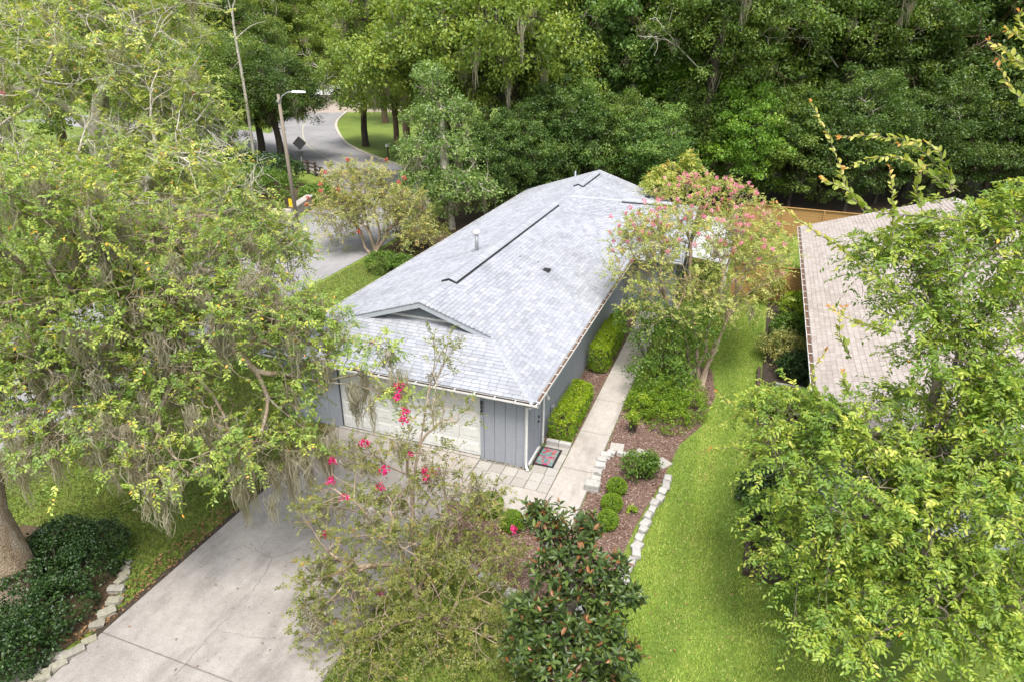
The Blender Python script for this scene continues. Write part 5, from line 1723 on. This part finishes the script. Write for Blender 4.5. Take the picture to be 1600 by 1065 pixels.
# ------------------------------------------------------------------ background trees: a few builds, copied
rng = np.random.default_rng(40)
PROTO = []
SPEC = [  # crown lobes (x, y, z, r, h), trunk height, trunk r, tips, clump radius, moss
    ([(0, 0, 9, 4.6, 4.5), (2.2, 1.5, 12, 3.4, 3.2), (-2.4, -1, 11.5, 3.4, 3.2), (0, 0, 15, 2.8, 2.6), (1.5, -2.5, 7, 3, 2.4), (-2.5, 2, 6.5, 3, 2.4)], 4.0, .38, 460, .95, 60),
    ([(0, 0, 8, 5.6, 3.4), (3.6, 0, 9.5, 3.4, 2.6), (-3.6, 1, 9.5, 3.6, 2.6), (0, 0, 11.5, 4.2, 2.6), (0, -3.6, 7, 3.2, 2.2), (1, 3.4, 8, 3.2, 2.4)], 3.4, .48, 480, 1.0, 70),
    ([(0, 0, 6, 3.6, 3.6), (0, 0, 10.5, 3.6, 3.4), (0, 0, 14.5, 2.8, 3.2), (1.6, 0, 8, 2.8, 2.6), (-1.6, -1, 12, 2.6, 2.4)], 2.6, .3, 430, .9, 50),
    ([(0, 0, 3.0, 2.6, 2.4), (1.2, .6, 4.6, 2.0, 1.8), (-1.2, -.4, 4.4, 2.0, 1.8), (0, 0, 6.0, 1.6, 1.4)], .9, .14, 330, .55, 0),
    ([(0, 0, 7, 4.6, 4.0), (2.6, -1.6, 5, 2.8, 2.4), (-2.6, 1, 5.5, 3, 2.6), (-1, -2.4, 9.5, 3, 2.6), (1.4, 1.6, 11.5, 3.2, 2.8), (0, 0, 13, 2.4, 2.2)], 2.8, .4, 470, .9, 40),
]
SPEC.append(([(0, 0, 12, 4.2, 3.4), (2.2, 1, 14.5, 3, 2.6), (-2.2, -1, 14, 3, 2.6), (0, 0, 17, 2.6, 2.2)], 8.5, .34, 400, .95, 30))
for i, (lb5, th, tr_, nt_, cr, nm) in enumerate(SPEC):
    lob = [lobe(*q) for q in lb5]
    tips = sample_lobes(rng, lob, nt_, .42, .45)
    tips += rng.normal(size=tips.shape) * (.35 if i == 3 else .55)
    tips = tips[tips[:, 2] > .4]
    f = np.array([0, 0, th])
    polys, td = grow(rng, f, np.array([0, 0, 1.]), tips, .022 if i != 3 else .012, .46)
    tp = stems(rng, (0, 0, 0), [f], tr_, tr_ * .8, 3, .05)
    TV, TF = tubes_np(tp + polys, 1)
    V, F, v = clumps(rng, tips, cr, 122 if i != 3 else 110, .20 if i != 3 else .125, .125 if i != 3 else .085, .62, .5)
    ms = None
    if nm:
        pool = np.array([q[0] for pl in polys for q in pl[1:-1]])
        MV, MF, mv = moss_geo(rng, pool[rng.choice(len(pool), min(nm, len(pool)), False)], 1.7, 20, .035, .2)
        ms = mesh_np('hanging_moss', MV, MF, MT['moss'], mv)
    dead = []
    for q_ in range(3 if i != 3 else 1):
        cc = tips[rng.integers(len(tips))] * [1.12, 1.12, 1.0]
        dt = cc + rng.normal(size=(22, 3)) * (.75 if i != 3 else .4)
        d0 = cc * [.25, .25, .8]
        dead += grow(rng, d0, unit(cc - d0), dt, .016, .42)[0]
    DV, DF = tubes_np(dead, 1)
    dmesh = mesh_np('dead_limb', DV, DF, MT['greybark'])
    PROTO.append((mesh_np('trunk', TV, TF, MT['darkbark'] if i in (1, 3, 5) else MT['bark'], smooth=True), mesh_np('crown', V, F, ML['far'], v), ms, dmesh))


def bg_tree(kind, x, y, s, sz, rz, col, label, group, name='forest_tree'):
    t = thing(name, label, 'tree', (x, y, 0), group, rz)
    t.scale = (s, s, sz)
    for nm_, me in zip(('trunk', 'crown', 'hanging_moss', 'dead_limbs'), PROTO[kind]):
        if me is None:
            continue
        o = obj(nm_, me, t)
        o.color = (*col, 1)
        if nm_ in ('hanging_moss', 'dead_limbs'):
            o['kind'] = 'stuff'
    return t


G1, G2, G3, G4 = 'trees behind the house', 'tall trees at the back of the wood', 'understorey trees along the wood edge', 'street trees by the junction'
olive, dark, mid, bright, bluish = (1.75, 1.5, 1.3), (.76, .80, .84), (1.2, 1.15, 1.1), (1.5, 1.7, .95), (1.15, 1.22, 1.4)
def ground_at(px, depth):
    p = at(px, 300, depth)
    return p[0], p[1]


# (kind, pixel column of the trunk, depth, scale, height scale, tint, label)
BG = [
    (1, 700, 56, 1.25, 1.25, olive, 'broad olive oak behind the pointed mossy tree', G1),
    (1, 800, 52, 1.05, 1.28, olive, 'olive-green oak rising over the far end of the roof ridge', G1),
    (0, 640, 62, 1.1, 1.1, olive, 'olive oak right of the far grass corner', G1),
    (4, 860, 55, 1.15, 1.2, dark, 'dark tree directly behind the roof peak', G1),
    (2, 905, 57, 1.2, 1.2, bluish, 'blue-green tall tree just right of the roof peak', G1),
    (0, 985, 56, 1.05, 1.15, bluish, 'blue-green tree above the roof wing', G1),
    (2, 1065, 54, 1.1, 1.15, bright, 'bright green tree above the pink-flowered tree', G1),
    (4, 1150, 54, 1.05, 1.15, mid, 'mid green tree above the patio cover', G1),
    (0, 1225, 56, 1.05, 1.12, mid, 'mid green tree above the far board fence', G1),
    (4, 1310, 55, 1.15, 1.15, dark, 'dark tree behind the neighbour\'s roof corner', G1),
    (2, 1390, 56, 1.2, 1.2, dark, 'dark narrow tree above the neighbour\'s roof', G1),
    (0, 1470, 54, 1.15, 1.1, dark, 'dark tree above the neighbour\'s ridge', G1),
    (4, 1560, 55, 1.2, 1.15, dark, 'dark tree at the right edge of the wood', G1),
    (4, 1660, 54, 1.2, 1.15, dark, 'dark tree cut by the right picture edge', G1),
    (0, 760, 70, 1.3, 1.35, mid, 'tall tree filling the gap behind the olive oaks', G2),
    (2, 850, 72, 1.5, 1.4, mid, 'tall back tree above the roof peak', G2),
    (0, 940, 72, 1.3, 1.4, mid, 'tall back tree above the blue-green trees', G2),
    (1, 1030, 73, 1.3, 1.55, bluish, 'tall back tree left of the bright green tree', G2),
    (0, 1120, 72, 1.3, 1.4, mid, 'tall back tree right of the bright green tree', G2),
    (2, 1200, 72, 1.5, 1.4, mid, 'tall back tree above the far fence', G2),
    (0, 1290, 72, 1.3, 1.4, mid, 'tall back tree above the neighbour\'s roof corner', G2),
    (1, 1380, 74, 1.3, 1.6, dark, 'tall back tree left of the neighbour\'s ridge', G2),
    (0, 1470, 72, 1.3, 1.4, mid, 'tall back tree above the neighbour\'s ridge', G2),
    (2, 1560, 72, 1.5, 1.4, dark, 'tall back tree near the right edge', G2),
    (3, 800, 46, 1.0, 1.0, dark, 'dark bushy tree at the end of the left roof edge', G3),
    (3, 765, 45, .9, .95, dark, 'dark bushy tree between the mossy tree and the roof', G3),
    (3, 850, 48, 1.15, 1.2, dark, 'dark bushy tree left of the roof peak', G3),
    (3, 900, 49, 1.1, 1.2, bluish, 'bushy tree immediately behind the roof peak', G3),
    (3, 960, 49, 1.0, 1.1, mid, 'bushy tree right of the roof peak', G3),
    (3, 1015, 48, 1.15, 1.0, bluish, 'bushy tree behind the plume-like shrub', G3),
    (3, 1150, 49, 1.2, 1.2, bright, 'bright bushy tree left of the far fence', G3),
    (3, 1190, 50, 1.0, 1.1, mid, 'bushy tree at the left end of the far fence', G3),
    (3, 1280, 51, 1.1, 1.0, dark, 'dark bushy tree behind the far fence', G3),
    (3, 1370, 51, 1.2, 1.1, dark, 'dark bushy tree behind the neighbour\'s gable', G3),
    (3, 1450, 50, 1.2, 1.2, dark, 'dark bushy tree behind the neighbour\'s roof slope', G3),
    (3, 1540, 50, 1.2, 1.2, dark, 'dark bushy tree behind the neighbour\'s ridge', G3),
    (3, 1085, 52, 1.3, 1.35, mid, 'bushy tree hiding the foot of the bare trunk by the pink flowers', G3),
    (3, 1235, 49, 1.25, 1.15, mid, 'bushy tree overhanging the middle of the far fence', G3),
    (3, 1325, 48, 1.3, 1.3, dark, 'bushy tree beyond the neighbour\'s rear roof corner', G3),
    (3, 1410, 53, 1.4, 1.5, mid, 'taller bushy tree above the neighbour\'s rear slope', G3),
    (3, 1500, 53, 1.4, 1.5, dark, 'taller bushy tree behind the arching elm shoots', G3),
    (3, 1590, 52, 1.4, 1.5, dark, 'bushy tree at the far right end of the wood edge', G3),
    (3, 1120, 58, 1.7, 1.9, bluish, 'large bushy tree between the two bare trunks', G3),
    (3, 1010, 58, 1.7, 1.9, mid, 'large bushy tree behind the roof wing vent', G3),
    (3, 920, 60, 1.7, 1.9, bluish, 'large bushy tree above the roof peak vent', G3),
    (1, 300, 60, .9, .95, mid, 'street tree behind the lichen-grey tree', G4),
    (1, 578, 78, .85, .9, olive, 'mossy oak on the far grass corner', G4),
    (0, 625, 74, .9, .95, mid, 'leafy tree at the right end of the far grass corner', G4),
    (0, 500, 120, 1.3, 1.3, olive, 'far olive tree left of the distant house roof', G4),
    (4, 550, 134, 1.3, 1.4, mid, 'far tree directly behind the distant house', G4),
    (0, 440, 118, 1.2, 1.3, mid, 'far tree between the lamp head and the distant house', G4),
    (1, 590, 128, 1.3, 1.4, olive, 'far spreading tree behind the right end of the distant house', G4),
    (0, 330, 95, 1.2, 1.25, olive, 'far tree above the street trees, leftmost', G4),
    (4, 400, 100, 1.2, 1.2, mid, 'far tree above the lamp head', G4),
    (2, 470, 98, 1.3, 1.2, olive, 'far greyish tree right of the lamp head', G4),
    (0, 610, 100, 1.2, 1.3, olive, 'far tree right of the distant house', G4),
    (4, 220, 80, 1.3, 1.3, mid, 'far tree behind the lichen-grey tree, nearest the road', G4),
    (0, 120, 70, 1.3, 1.3, mid, 'far tree behind the lichen-grey tree, further left', G4),
    (4, 20, 60, 1.3, 1.3, mid, 'far tree at the top left picture corner', G4),
]
for i, (k, px, d, s, sz, col, lb_, g_) in enumerate(BG):
    x, y = ground_at(px, d)
    while min(np.min(np.hypot(ln_[:, 0] - x, ln_[:, 1] - y)) for ln_ in (ROAD, CROSS)) < 5.2:      # keep trunks off the carriageway
        d += 1.5
        x, y = ground_at(px, d)
    j = .85 + .3 * rng.random()
    bg_tree(k, x, y, s, sz, rng.random() * 6.28, tuple(c_ * j for c_ in col), lb_, g_, 'street_tree' if g_ == G4 else 'forest_tree')
for (a, b, k, s, sz, col, lb_) in ((412, 252, 1, .85, .80, mid, 'spreading street tree over the junction, behind the lamp pole'), (363, 240, 1, .85, .85, mid, 'street tree on the bright grass left of the lamp'), (440, 254, 1, .80, .74, dark, 'dark street tree hanging over the road sign'), (335, 262, 0, .7, .7, olive, 'street tree nearest the lichen-grey tree by the side road')):
    x, y = gp(a, b)[:2]
    bg_tree(k, x, y, s, sz, rng.random() * 6.28, col, lb_, G4, 'street_tree')
for (px, d, lb_) in ((1092, 50, 'tree with a thick bare trunk behind the pink-flowered tree'), (1287, 53, 'tree with a thick bare trunk rising behind the far board fence')):
    x, y = ground_at(px, d)
    bg_tree(5, x, y, 1.0, 1.0, rng.random() * 6, mid, lb_, G1, 'forest_tree')
# bare dead tree by the street
x, y = ground_at(405, 62)
t = thing('dead_tree', 'bare dead tree with pale forked limbs above the lamp pole', 'tree', (x, y, 0))
TV, TF = tubes_np([[(np.array([0, 0, 0.]), .16), (np.array([.1, 0, 7.]), .13), (np.array([0, 0, 12.5]), .09), (np.array([.6, 0, 14.2]), .06), (np.array([2.2, 0, 15.6]), .02)], [(np.array([0, 0, 11.2]), .06), (np.array([1.6, .2, 12.2]), .035), (np.array([3.2, .2, 12.6]), .012)], [(np.array([0.05, 0, 9.5]), .05), (np.array([-1.2, 0, 8.6]), .03), (np.array([-2.2, 0, 8.0]), .01)], [(np.array([0, 0, 12.8]), .05), (np.array([-.3, 0, 15.]), .03), (np.array([-.4, 0, 16.5]), .012)]], 3)
obj('trunk', mesh_np('trunk', TV, TF, MT['greybark'], smooth=True), t)
